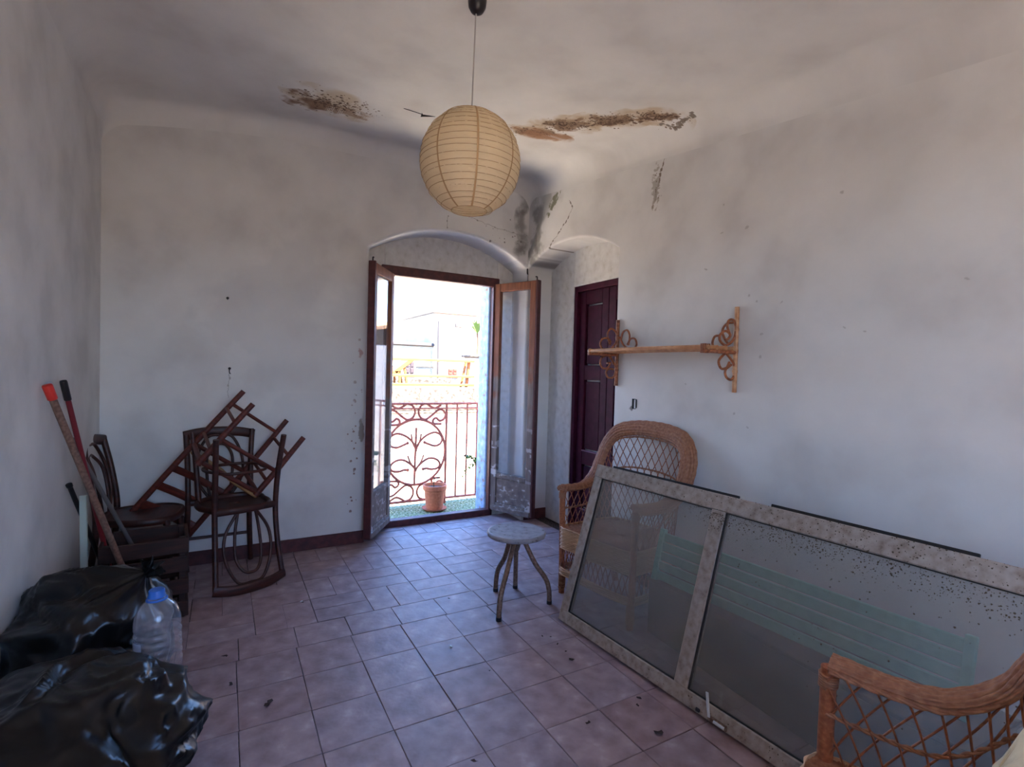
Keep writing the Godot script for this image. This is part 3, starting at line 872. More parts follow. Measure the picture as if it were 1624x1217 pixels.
	var hb := thing("tall_house", "tall white house with a wall vent and red shutters beyond the terrace", "house", Transform3D(Basis(), Vector3(5.7, -3.6, -14.2)))
	b.call("wall", hb, Vector3(0, 0, -5), Vector3(4.5, 6.9, 0), M.house_white)
	b.call("roof_edge", hb, Vector3(-0.08, 6.9, -5), Vector3(4.6, 7.0, 0.1), M.house_white)
	win.call(hb, 0.56, 0.90, 4.74, 4.98, M.shutter_red)
	var vt: MeshInstance3D = b.call("wall_vent", hb, Vector3(0.80, 6.46, 0.0), Vector3(1.06, 6.60, 0.04), M.pole_grey, 0.01)
	for k in 3: b.call("vent_slat", vt, Vector3(0.82, 6.475 + k * 0.04, 0.03), Vector3(1.04, 6.49 + k * 0.04, 0.055), M.house_grey, 0.004)
	var po := new_st()
	tube(po, PackedVector3Array([Vector3(5.74, -3.6, -13.7), Vector3(5.70, 2.98, -13.7)]), 0.055, 10, 0.045)
	solo("utility_pole", po, M.pole_grey, "thin grey utility pole between the two houses", "pole")
	var yu := thing("yucca", "small yucca with a green leaf crown on the terrace pier", "yucca", Transform3D(Basis(), Vector3(5.49, 1.77, -10.2)))
	st = new_st()
	tube(st, curve([Vector3(0, 0, 0), Vector3(0.02, 0.3, 0), Vector3(-0.01, 0.6, 0)], 5), 0.035, 8, 0.028)
	part("trunk", st, M.twig, yu)
	for k in 16:
		st = new_st()
		var a := k * 2.4
		blade(st, Vector3(-0.01, 0.58, 0), Vector3(cos(a) * 0.55, 0.55 + 0.5 * rng.randf(), sin(a) * 0.55).normalized(), 0.52, 0.045)
		part("leaf", st, M.leaf, yu)
	# neighbouring house to the side, seen only mirrored in the door glass
	var hn := thing("tiled_house", "grey house with a tan tiled roof mirrored in the open door leaf", "house", Transform3D(Basis(), Vector3(7.2, -3.6, -7.4)))
	b.call("wall", hn, Vector3(0, 0, -5), Vector3(6, 5.5, 3), M.house_grey)
	st = new_st()
	for k in 12:
		var za := 3.3 - k * 0.72
		var y0 := 5.5 + (0.12 * k if k < 6 else 0.12 * (11 - k))
		box(st, Transform3D(Basis(Vector3.RIGHT, -0.16 if k >= 6 else 0.16), Vector3(3, y0 + 0.05, za - 0.36)), Vector3(6.6, 0.10, 0.80), 0.02)
	part("roof", st, M.roof, hn)
	# house on the other side, mirrored in the second leaf
	var ho := thing("white_house", "white house with an orange drainpipe mirrored in the second door leaf", "house", Transform3D(Basis(), Vector3(-6.5, -3.6, -6.0)))
	b.call("wall", ho, Vector3(-3, 0, -5), Vector3(0, 7.4, 2.6), M.house_white)
	b.call("balcony_slab", ho, Vector3(0, 4.0, -3), Vector3(0.8, 4.2, 1.5), M.concrete)
	b.call("balcony_slab", ho, Vector3(0, 6.4, -3), Vector3(0.9, 6.7, 1.5), M.concrete)
	st = new_st()
	tube(st, PackedVector3Array([Vector3(0.1, 3.0, -0.6), Vector3(0.1, 5.0, -0.6)]), 0.12, 12)
	part("drainpipe", st, M.shutter_red, ho)

func blade(s: SurfaceTool, p: Vector3, d: Vector3, l: float, w: float) -> void:
	# one leaf: a keeled blade with thickness
	var side := d.cross(Vector3.UP)
	if side.length() < 0.05: side = Vector3.RIGHT
	side = side.normalized()
	var up := side.cross(d).normalized()
	var a := p
	var m := p + d * l * 0.45
	var e := p + d * l + Vector3(0, -0.15 * l, 0)
	for sg in [-1.0, 1.0]:
		var q: Vector3 = m + side * w * sg + up * w * 0.3
		var n: Vector3 = (up - side * sg * 0.3).normalized()
		tri(s, a, q, m, n, n, n)
		tri(s, m, q, e, n, n, n)
		var k := m - up * w * 0.12
		tri(s, a, q, k, -n, -n, -n)
		tri(s, k, q, e, -n, -n, -n)

func build_railing() -> void:
	var z := -2.42
	var r := thing("balcony_railing", "rust red wrought iron railing with scrolls on the balcony edge", "railing", Transform3D(Basis(), Vector3(0, 0, 0)))
	# points traced on the plane of the railing
	var w := func(x: float, y: float) -> Vector3: return onz(600.0 + x / 5.29, 620.0 + y / 5.29, z)
	var mid: Vector3 = w.call(315, 515)
	var k: float = absf(w.call(415, 515).x - mid.x) / 100.0   # metres for one traced unit
	var pt := func(x: float, y: float) -> Vector3: return Vector3(mid.x + (x - 315.0) * k, mid.y - (y - 515.0) * k, z)
	var rod := func(n: String, list: Array, rad: float, fx: bool, fy: bool, ball := false) -> void:
		var p := []
		for q in list: p.append(pt.call(630.0 - q[0] if fx else q[0], 1030.0 - q[1] if fy else q[1]))
		var s := new_st()
		tube(s, curve(p, 5), rad, 8)
		if ball:
			var e: Vector3 = p[p.size() - 1]
			lathe(s, [Vector2(0, -0.017), Vector2(0.012, -0.012), Vector2(0.017, 0), Vector2(0.012, 0.012), Vector2(0, 0.017)], 10, Transform3D(Basis(), e))
		part(n, s, M.rust, r)
	var top: float = pt.call(315, 128).y
	var bot: float = pt.call(315, 905).y
	var flat := func(n: String, y: float, hh: float) -> void:
		var s := new_st()
		span(s, Vector3(-0.4, y - hh, z - 0.018), Vector3(2.9, y + hh, z + 0.018), 0.004)
		part(n, s, M.rust, r)
	flat.call("top_rail", top, 0.011)
	flat.call("middle_rail", top - 0.05, 0.007)
	flat.call("bottom_rail", bot, 0.010)
	for q in [[570, 0.013], [60, 0.013], [663, 0.010], [755, 0.010], [847, 0.010], [940, 0.010], [1030, 0.010], [-33, 0.010], [-125, 0.010], [-217, 0.010], [-309, 0.010], [-400, 0.010]]:
		var s := new_st()
		var a: Vector3 = pt.call(q[0], 0)
		tube(s, PackedVector3Array([Vector3(a.x, -0.06 if q[1] > 0.012 else bot, z), Vector3(a.x, top, z)]), q[1], 8)
		part("bar", s, M.rust, r)
	var ring := PackedVector3Array()
	for i in 48: ring.append(pt.call(315.0 + 248.0 * cos(TAU * i / 48), 515.0 + 262.0 * sin(TAU * i / 48)))
	var s := new_st()
	tube(s, ring, 0.013, 8, -1.0, true)
	part("ring", s, M.rust, r)
	rod.call("stem", [[307, 775], [310, 540], [315, 320]], 0.012, false, false)
	for fx in [false, true]:
		rod.call("scroll", [[312, 510], [340, 440], [400, 385], [470, 362], [520, 385], [535, 425], [515, 460], [470, 472], [420, 455], [385, 440]], 0.012, fx, false, true)
		rod.call("scroll", [[310, 670], [340, 625], [400, 580], [450, 570], [500, 590], [520, 625], [500, 655], [450, 662], [410, 652], [378, 655]], 0.012, fx, false, true)
		rod.call("sprig", [[330, 470], [345, 430], [357, 370]], 0.009, fx, false)
		rod.call("sprig", [[335, 630], [362, 590], [382, 540]], 0.009, fx, false)
		for fy in [false, true]:
			rod.call("corner_scroll", [[520, 140], [470, 165], [430, 150], [395, 130], [350, 145], [330, 190], [345, 235], [390, 255], [440, 225], [490, 185], [530, 180], [562, 215], [545, 255], [510, 268], [480, 245], [455, 260], [460, 290], [525, 295]], 0.0115, fx, fy)

# ------------------------------------------------------------------ pendant, shelf, small things on the walls
func build_pendant() -> void:
	var c := onz(746.0, 259.0, 0.74)
	var p := thing("pendant_lamp", "round cream paper lantern hanging from the ceiling on a thin cord", "pendant lamp", Transform3D(Basis(), c))
	var R := 0.197
	var bands := 21
	var s := new_st()
	var rows := []
	var a0 := deg_to_rad(20.0)
	for i in bands * 4 + 1:
		var g := lerpf(a0, PI - a0 * 1.05, i / float(bands * 4))
		var sag := 0.0022 * pow(sin(PI * (i % 4) / 4.0), 1.0)
		var row := PackedVector3Array()
		for k in 72:
			var a := TAU * k / 72
			var cr := 0.0008 * sin(a * 23.0 + i * 1.7) * (1.0 + 2.0 * absf(cos(g)))
			row.append(Vector3((R - sag + cr) * sin(g) * cos(a), (R - sag) * 1.02 * cos(g), (R - sag + cr) * sin(g) * sin(a)))
		rows.append(row)
	sheet(s, rows, true)
	var sh := part("paper_shade", s, M.paper, p)
	for i in range(0, bands + 1):
		var g := lerpf(a0, PI - a0 * 1.05, i / float(bands))
		var tilt := 0.012 * sin(i * 2.1)
		var ring := PackedVector3Array()
		for k in 56:
			var a := TAU * k / 56
			ring.append(Vector3(R * sin(g) * cos(a), R * 1.02 * cos(g) + tilt * 0.3 * cos(a), R * sin(g) * sin(a)))
		s = new_st()
		tube(s, ring, 0.0011, 5, -1.0, true)
		part("wire_rib", s, M.rib, sh)
	for k in 8:
		var a := TAU * (k + 0.37) / 8
		var r2 := []
		for i in 41:
			var g := lerpf(a0, PI - a0 * 1.05, i / 40.0)
			var row := PackedVector3Array()
			for q in [-1.0, 1.0]:
				var b: float = a + q * 0.0035 / maxf(0.25, sin(g)) / R
				row.append(Vector3(cos(b) * sin(g), 1.02 * cos(g), sin(b) * sin(g)) * (R + 0.0012))
			r2.append(row)
		s = new_st()
		sheet(s, r2)
		part("paper_seam", s, M.rib, sh)
	# wire frame at the openings
	s = new_st()
	for k in 4:
		var a := TAU * k / 4 + 0.4
		tube(s, PackedVector3Array([Vector3(0, R * 1.02 * cos(a0), 0), Vector3(cos(a) * R * sin(a0), R * 1.02 * cos(a0), sin(a) * R * sin(a0))]), 0.0016, 5)
	part("wire_hanger", s, M.iron, p)
	s = new_st()
	lathe(s, [Vector2(0.0, 0.10), Vector2(0.016, 0.10), Vector2(0.018, 0.12), Vector2(0.018, 0.165), Vector2(0.008, 0.185), Vector2(0.0, 0.19)], 20)
	part("lamp_holder", s, M.bakelite, p)
	var topc := onz(757.0, 4.0, 0.74) - c
	topc.y = ceiling_y(c.x + topc.x, 0.74) - c.y
	s = new_st()
	tube(s, curve([Vector3(0, 0.18, 0), Vector3(0.002, 0.3, 0), Vector3(topc.x * 0.6, (topc.y + 0.3) * 0.6, 0), topc - Vector3(0, 0.04, 0)], 6), 0.0028, 7)
	part("cord", s, M.cord, p)
	s = new_st()
	lathe(s, [Vector2(0.0, -0.062), Vector2(0.010, -0.061), Vector2(0.024, -0.052), Vector2(0.034, -0.034), Vector2(0.037, -0.012), Vector2(0.037, 0.02)], 28, Transform3D(Basis(), topc))
	part("ceiling_rose", s, M.bakelite, p)
	# grey flake of paint hanging from the ceiling
	var f := new_st()
	var a := Vector3(0.381, ceiling_y(0.381, -0.553), -0.553)
	var b := Vector3(0.575, ceiling_y(0.575, -0.512) - 0.012, -0.512)
	tube(f, curve([a, a.lerp(b, 0.5) - Vector3(0, 0.006, 0), a.lerp(b, 0.62) - Vector3(0, 0.012, 0)], 5), 0.0022, 6)
	tube(f, PackedVector3Array([a.lerp(b, 0.55) - Vector3(0, 0.012, 0), a.lerp(b, 0.60) - Vector3(0, 0.014, 0), b]), 0.013, 10, 0.001)
	solo("ceiling_hook", f, M.iron, "dark iron spike on the stained ceiling beside the lantern", "hook")

func build_shelf() -> void:
	var zf := -0.124
	var zn := 0.818
	var y := 1.492
	var r := thing("rattan_shelf", "brown rattan wall shelf with scrolled brackets and a long pale pole", "shelf", Transform3D())
	var loop := func(parent: Node3D, list: Array, wall: bool, z: float) -> void:
		var p := []
		for q in list:
			var px: float = 900.0 + q[0] / 5.072
			var py: float = 460.0 + q[1] / 5.072
			p.append(onx(px, py, 1.788) if wall else onz(px, py, z))
		var s := new_st()
		tube(s, curve(p, 6), 0.0066, 8)
		part("scroll", s, M.rattan, parent)
	for z in [zf, zn]:
		var bk := Node3D.new()
		bk.name = "bracket"
		r.add_child(bk, true)
		var s := new_st()
		tube(s, PackedVector3Array([Vector3(1.787, 1.276, z), Vector3(1.787, 1.55, z), Vector3(1.787, 1.728, z)]), 0.0125, 10)
		for k in 3: tube(s, PackedVector3Array([Vector3(1.787, 1.38 + k * 0.11, z), Vector3(1.787, 1.394 + k * 0.11, z)]), 0.0145, 10)
		part("upright", s, M.pole if z == zn else M.rattan, bk)
		s = new_st()
		tube(s, PackedVector3Array([Vector3(1.795, y - 0.004, z), Vector3(1.54, y - 0.004, z)]), 0.011, 10)
		part("arm", s, M.rattan, bk)
		if z == zf:
			loop.call(bk, [[400, 410], [392, 345], [350, 312], [322, 350], [328, 400], [345, 442]], false, z)
			loop.call(bk, [[405, 380], [380, 440], [330, 488], [282, 474], [263, 430], [284, 392], [324, 390], [346, 416], [334, 440]], false, z)
			loop.call(bk, [[330, 530], [376, 590], [388, 645], [368, 702], [326, 705], [309, 662], [336, 636], [370, 640]], false, z)
			loop.call(bk, [[372, 600], [340, 534], [282, 540], [262, 582], [280, 626], [318, 630], [345, 588], [318, 590]], false, z)
			loop.call(bk, [[428, 410], [446, 344], [480, 324], [500, 370], [490, 445]], true, z)
			loop.call(bk, [[420, 380], [456, 450], [516, 482], [554, 446], [544, 396], [508, 394], [482, 440]], true, z)
		else:
			loop.call(bk, [[1352, 330], [1335, 400], [1275, 446], [1228, 410], [1228, 362], [1270, 330], [1308, 360], [1290, 395], [1265, 400]], false, z)
			loop.call(bk, [[1352, 290], [1338, 245], [1300, 244], [1286, 295], [1310, 368]], false, z)
			loop.call(bk, [[1262, 515], [1216, 572], [1236, 632], [1280, 625], [1302, 580]], false, z)
			loop.call(bk, [[1280, 515], [1334, 590], [1346, 665], [1318, 722], [1276, 700], [1270, 645], [1318, 602]], false, z)
			loop.call(bk, [[1350, 262], [1282, 272], [1246, 330], [1268, 400], [1300, 440]], true, z)
			loop.call(bk, [[1240, 462], [1190, 480], [1166, 430], [1184, 376], [1222, 368]], true, z)
	for k in 4:
		var x := 1.553 + k * 0.066
		var s := new_st()
		var z0 := (zf - 0.015) if k == 0 else zf - 0.06
		var z1 := zn + 0.02
		tube(s, curve([Vector3(x, y + 0.014, z0 + 0.03), Vector3(x, y + 0.016, 0.3), Vector3(x, y + 0.014, z1)], 8), 0.0125, 10)
		if k == 0: lathe(s, [Vector2(0.0125, 0), Vector2(0.017, 0.006), Vector2(0.017, 0.018), Vector2(0.010, 0.030), Vector2(0, 0.036)], 12, Transform3D(Basis(Vector3.RIGHT, -PI / 2), Vector3(x, y + 0.014, z0 + 0.032)))
		part("shelf_pole", s, M.pole, r)
	var s := new_st()
	for k in 3: tube(s, PackedVector3Array([Vector3(1.537, y - 0.014, zn - 0.012 + k * 0.012), Vector3(1.537, y + 0.03, zn - 0.012 + k * 0.012), Vector3(1.57, y + 0.03, zn - 0.012 + k * 0.012), Vector3(1.57, y - 0.014, zn - 0.012 + k * 0.012)]), 0.004, 6, -1.0, true)
	part("binding", s, M.rattan, r)

func build_wall_bits() -> void:
	var sw := thing("wall_switch", "small uncovered wall switch box below the rattan shelf", "switch", Transform3D(Basis(), Vector3(XR, 1.162, 0.054)))
	var s := new_st()
	span(s, Vector3(-0.003, -0.034, -0.026), Vector3(0.01, 0.034, 0.010), 0.002)
	part("box", s, M.socket_hole, sw)
	s = new_st()
	span(s, Vector3(-0.006, -0.030, -0.002), Vector3(0.0, 0.030, 0.010), 0.002)
	part("rocker", s, M.white_metal, sw)
	s = new_st()
	span(s, Vector3(-0.0045, -0.026, 0.011), Vector3(0.0, 0.032, 0.020), 0.001)
	part("slot", s, M.socket_hole, sw)
	var k := 0
	for q in [[361, 475, "black nail stuck high in the bare balcony wall"], [364, 586, "small rusty hook with a drip mark on the balcony wall"]]:
		var p := onz(q[0], q[1], ZB)
		s = new_st()
		tube(s, PackedVector3Array([p, p + Vector3(0, 0.006, 0.022)]), 0.0035, 7)
		lathe(s, [Vector2(0, 0.0), Vector2(0.009, 0.0), Vector2(0.008, 0.004), Vector2(0, 0.005)], 10, Transform3D(Basis(Vector3.RIGHT, PI / 2 - 0.25), p + Vector3(0, 0.006, 0.022)))
		if k == 1: tube(s, curve([p + Vector3(0, 0.006, 0.02), p + Vector3(0, -0.02, 0.022), p + Vector3(0.006, -0.03, 0.016)], 5), 0.003, 6)
		solo("wall_nail" if k == 0 else "wall_hook", s, M.iron, q[2], "nail" if k == 0 else "hook")
		k += 1
	var c := Vector3(1.795, onz(838, 432, ZB).y, ZB + 0.012)
	s = new_st()
	tube(s, curve([c + Vector3(0.0, 0.02, -0.01), c + Vector3(-0.012, 0.02, 0.01), c + Vector3(-0.012, -0.015, 0.012), c + Vector3(0.0, -0.02, 0.0)], 5), 0.006, 8)
	tube(s, PackedVector3Array([c + Vector3(0, 0, 0), c + Vector3(0.004, -0.10, -0.004)]), 0.003, 6)
	solo("corner_bracket", s, M.iron, "small black iron bracket where the two arches meet", "bracket")

# ------------------------------------------------------------------ stool
func build_stool() -> void:
	var c := Vector3(0.945, 0, 0.013)
	var t := thing("stool", "round metal stool with a chipped grey seat and four bent legs", "stool", Transform3D(Basis(), c))
	var s := new_st()
	lathe(s, [Vector2(0, 0.412), Vector2(0.13, 0.413), Vector2(0.150, 0.416), Vector2(0.163, 0.418), Vector2(0.170, 0.414), Vector2(0.173, 0.404), Vector2(0.170, 0.392), Vector2(0.160, 0.388), Vector2(0.12, 0.386), Vector2(0, 0.384)], 56)
	part("seat", s, M.seat_paint, t)
	s = new_st()
	lathe(s, [Vector2(0, 0.386), Vector2(0.058, 0.386), Vector2(0.058, 0.372), Vector2(0.030, 0.345), Vector2(0.018, 0.30), Vector2(0, 0.298)], 24)
	part("hub", s, M.steel, t)
	for q in [[791, 985], [871, 958], [817, 933], [786, 938]]:
		var f := ony(q[0], q[1], 0.0) - c
		var d := Vector3(f.x, 0, f.z).normalized()
		s = new_st()
		tube(s, curve([d * 0.035 + Vector3(0, 0.382, 0), d * 0.055 + Vector3(0, 0.345, 0), d * f.length() * 0.55 + Vector3(0, 0.235, 0), d * f.length() * 0.88 + Vector3(0, 0.145, 0), d * f.length() * 0.98 + Vector3(0, 0.08, 0), f + Vector3(0, 0.012, 0)], 6), 0.0145, 12)
		var lg := part("leg", s, M.steel, t)
		s = new_st()
		tube(s, PackedVector3Array([f + Vector3(0, 0.0, 0), f + Vector3(0, 0.02, 0)]), 0.016, 12)
		part("foot_cap", s, M.bakelite, lg)

# ------------------------------------------------------------------ glazed sash lying on its side
func build_window_sash() -> void:
	var u := Vector3(0.06, 0, 0.998).normalized()
	var w := Vector3(0.2925, 0.955, -0.018)
	w = (w - u * w.dot(u)).normalized()
	var n := u.cross(w)
	var t := thing("window_sash", "large mouldy glazed wooden sash lying on its side against the wall", "window sash", Transform3D(Basis(u, w, n), Vector3(1.033, 0.013, 0.334)))
	var L := 2.06
	var H := 0.868
	var p := func(nm: String, a: Vector3, b: Vector3, m: Material, bev := 0.004) -> MeshInstance3D:
		var s := new_st()
		span(s, a, b, bev)
		return part(nm, s, m, t)
	p.call("rail", Vector3(0, 0, -0.042), Vector3(L, 0.060, 0), M.sash)
	p.call("rail", Vector3(0, H - 0.072, -0.042), Vector3(L, H, 0), M.sash)
	p.call("stile", Vector3(0, 0.058, -0.0415), Vector3(0.058, H - 0.070, -0.0005), M.sash)
	p.call("stile", Vector3(L - 0.06, 0.058, -0.0415), Vector3(L, H - 0.070, -0.0005), M.sash)
	p.call("mullion", Vector3(0.768, 0.058, -0.041), Vector3(0.836, H - 0.070, -0.001), M.sash)
	p.call("pane", Vector3(0.054, 0.055, -0.024), Vector3(0.772, H - 0.068, -0.020), M.dirty_pane, 0.0)
	p.call("pane", Vector3(0.832, 0.055, -0.024), Vector3(L - 0.056, H - 0.068, -0.020), M.dirty_pane, 0.0)
	for a in [[0.058, 0.768], [0.836, L - 0.06]]:
		p.call("putty", Vector3(a[0], H - 0.0765, -0.019), Vector3(a[1], H - 0.0715, -0.006), M.putty, 0.001)
		p.call("putty", Vector3(a[0], 0.0595, -0.019), Vector3(a[1], 0.064, -0.008), M.putty, 0.001)
		p.call("putty", Vector3(a[0] - 0.0005, 0.062, -0.019), Vector3(a[0] + 0.004, H - 0.074, -0.006), M.putty, 0.001)
	p.call("sealing_strip", Vector3(0.10, H, -0.040), Vector3(0.865, H + 0.012, -0.026), M.black, 0.002)
	p.call("sealing_strip", Vector3(1.01, H, -0.040), Vector3(1.66, H + 0.012, -0.026), M.black, 0.002)
	# white lever catch
	var s := new_st()
	span(s, Vector3(0.955, 0.004, 0.0), Vector3(1.035, 0.026, 0.012), 0.003)
	var ct := part("catch", s, M.steel, t)
	s = new_st()
	bar(s, Vector3(0.962, 0.018, 0.012), Vector3(0.944, 0.105, 0.03), 0.013, 0.005, Vector3.RIGHT, 0.002)
	part("lever", s, M.white_metal, ct)
	s = new_st()
	tube(s, PackedVector3Array([Vector3(0.985, 0.015, 0.014), Vector3(1.03, 0.015, 0.014)]), 0.006, 8)
	part("bolt", s, M.white_metal, ct)
	s = new_st()
	span(s, Vector3(0.895, 0.008, -0.001), Vector3(0.915, 0.022, 0.008), 0.003)
	part("keeper", s, M.iron, t)
	# crusts of lichen and mould on the upper edge
	var l := new_st()
	for k in 3000:
		var x := rng.randf_range(0.06, L)
		var on_glass := rng.randf() < 0.62
		var y: float
		if on_glass:
			if rng.randf() > smoothstep(0.5, 1.0, x): continue
			y = H - 0.078 - absf(rng.randfn(0, 0.022 + 0.016 * x))
			if y < 0.35: continue
		else:
			y = H - 0.072 + 0.072 * (1.0 - pow(rng.randf(), 1.6)) if rng.randf() < 0.72 else rng.randf_range(0.004, 0.05)
			if rng.randf() > 0.35 + 0.5 * smoothstep(0.6, 1.6, x): continue
		if on_glass and x > 0.76 and x < 0.842: continue
		var z := -0.0195 if on_glass else 0.0004
		flake(l, Vector3(x, y, z), 0.0010 + 0.0030 * rng.randf() * rng.randf(), 0.0010)
	for k in 60:
		var x := 0.80 + rng.randfn(0, 0.03)
		flake(l, Vector3(x, H - 0.085 - absf(rng.randfn(0, 0.03)), 0.0004), 0.003, 0.001)
	for k in 110:
		var x := rng.randf_range(0.85, L - 0.07)
		flake(l, Vector3(x, rng.randf_range(0.25, 0.75), -0.0195), 0.0014 + 0.0026 * rng.randf() * rng.randf(), 0.0008)
	var lo := part("lichen_crust", l, M.lichen, t)
	lo.set_meta("kind", "stuff")
	# green slatted blind behind the glass
	var g := thing("slatted_blind", "pale green slatted blind standing behind the dirty sash glass", "blind", Transform3D(Basis(u, Vector3(0.24, 0.97, -0.014).normalized(), u.cross(Vector3(0.24, 0.97, -0.014).normalized())), Vector3(1.375, 0.305, 0.70)))
	for k in 5:
		s = new_st()
		box(s, Transform3D(Basis(Vector3.RIGHT, 0.25), Vector3(0.62, 0.03 + k * 0.048, 0)), Vector3(1.24, 0.047, 0.010), 0.004)
		part("slat", s, M.green_slat, g)
	for x in [0.0, 1.24]:
		s = new_st()
		span(s, Vector3(x - 0.015, 0, -0.014), Vector3(x + 0.015, 0.26, 0.014), 0.003)
		part("side_bar", s, M.green_slat, g)

func build_shade_box() -> void:  # made-up box, its dark colour stands in for shade behind the glass
	var c := thing("added_shade_box", "added low dark box standing in for shade behind the dirty sash glass", "box", Transform3D(Basis(Vector3.UP, -0.06), Vector3(1.51, 0, 1.33)))
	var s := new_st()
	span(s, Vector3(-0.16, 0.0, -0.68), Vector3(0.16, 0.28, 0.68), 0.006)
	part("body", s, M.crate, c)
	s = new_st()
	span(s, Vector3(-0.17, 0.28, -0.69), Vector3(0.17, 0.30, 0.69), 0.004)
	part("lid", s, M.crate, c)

func flake(s: SurfaceTool, c: Vector3, r: float, h: float) -> void:
	# a tiny irregular crust lying on a face that looks along +z
	var n := 5
	var a0 := rng.randf() * TAU
	var pts := []
	for k in n:
		var a := a0 + TAU * k / n
		var q := r * rng.randf_range(0.6, 1.3)
		pts.append(c + Vector3(cos(a) * q, sin(a) * q, 0))
	var top := c + Vector3(0, 0, h)
	for k in n:
		var p: Vector3 = pts[k]
		var q: Vector3 = pts[(k + 1) % n]
		var nn := ((p + q) * 0.5 - c).normalized() * 0.5 + Vector3(0, 0, 0.9)
		tri(s, top, p, q, nn.normalized(), nn.normalized(), nn.normalized())

# ------------------------------------------------------------------ wicker armchairs
func woven(s: SurfaceTool, pts: PackedVector3Array, wid: PackedVector3Array, a: float, b: float, rows: int, pitch: float, amp: float, closed := false) -> void:
	# a flattened roll along pts: strands run along it, passing over and under stakes `pitch` apart
	var n := pts.size()
	var lines := []
	var run := 0.0
	for i in n:
		var t: Vector3
		if closed: t = (pts[(i + 1) % n] - pts[(i - 1 + n) % n]).normalized()
		else: t = (pts[mini(i + 1, n - 1)] - pts[maxi(i - 1, 0)]).normalized()
		if i > 0: run += pts[i].distance_to(pts[i - 1])
		var x := (wid[i] - t * wid[i].dot(t)).normalized()
		var y := t.cross(x)
		var ring := PackedVector3Array()
		for k in rows * 4:
			var g := TAU * k / (rows * 4)
			var over := 0.5 + 0.5 * sin(PI * (run / pitch + float(k / 4)))
			var h: float = amp * ([-0.9, 0.25, 0.6, 0.25][k % 4] + [0.0, 0.35, 0.6, 0.35][k % 4] * (over - 0.5))
			var d := (x * cos(g) * b + y * sin(g) * a).normalized()
			ring.append(pts[i] + x * cos(g) * a + y * sin(g) * b + d * h)
		lines.append(ring)
	if closed: lines.append(lines[0])
	sheet(s, lines, true)
	if not closed:
		for e in [0, n - 1]:
			var d := (pts[e] - pts[1 if e == 0 else n - 2]).normalized()
			for k in rows * 4: tri(s, pts[e], lines[e][k], lines[e][(k + 1) % (rows * 4)], d, d, d)
func dense(p: Array, step: float) -> PackedVector3Array:
	var c := curve(p, 24)
	var out := PackedVector3Array([c[0]])
	var acc := 0.0
	for i in range(1, c.size()):
		var d := c[i].distance_to(c[i - 1])
		var done := 0.0
		while acc + (d - done) >= step:
			done += step - acc
			acc = 0.0
			out.append(c[i - 1].lerp(c[i], done / d))
		acc += d - done
	return out
func along(c: PackedVector3Array, f: float) -> Vector3:
	var g := clampf(f, 0.0, 1.0) * (c.size() - 1)
	var i := mini(int(g), c.size() - 2)
	return c[i].lerp(c[i + 1], g - i)

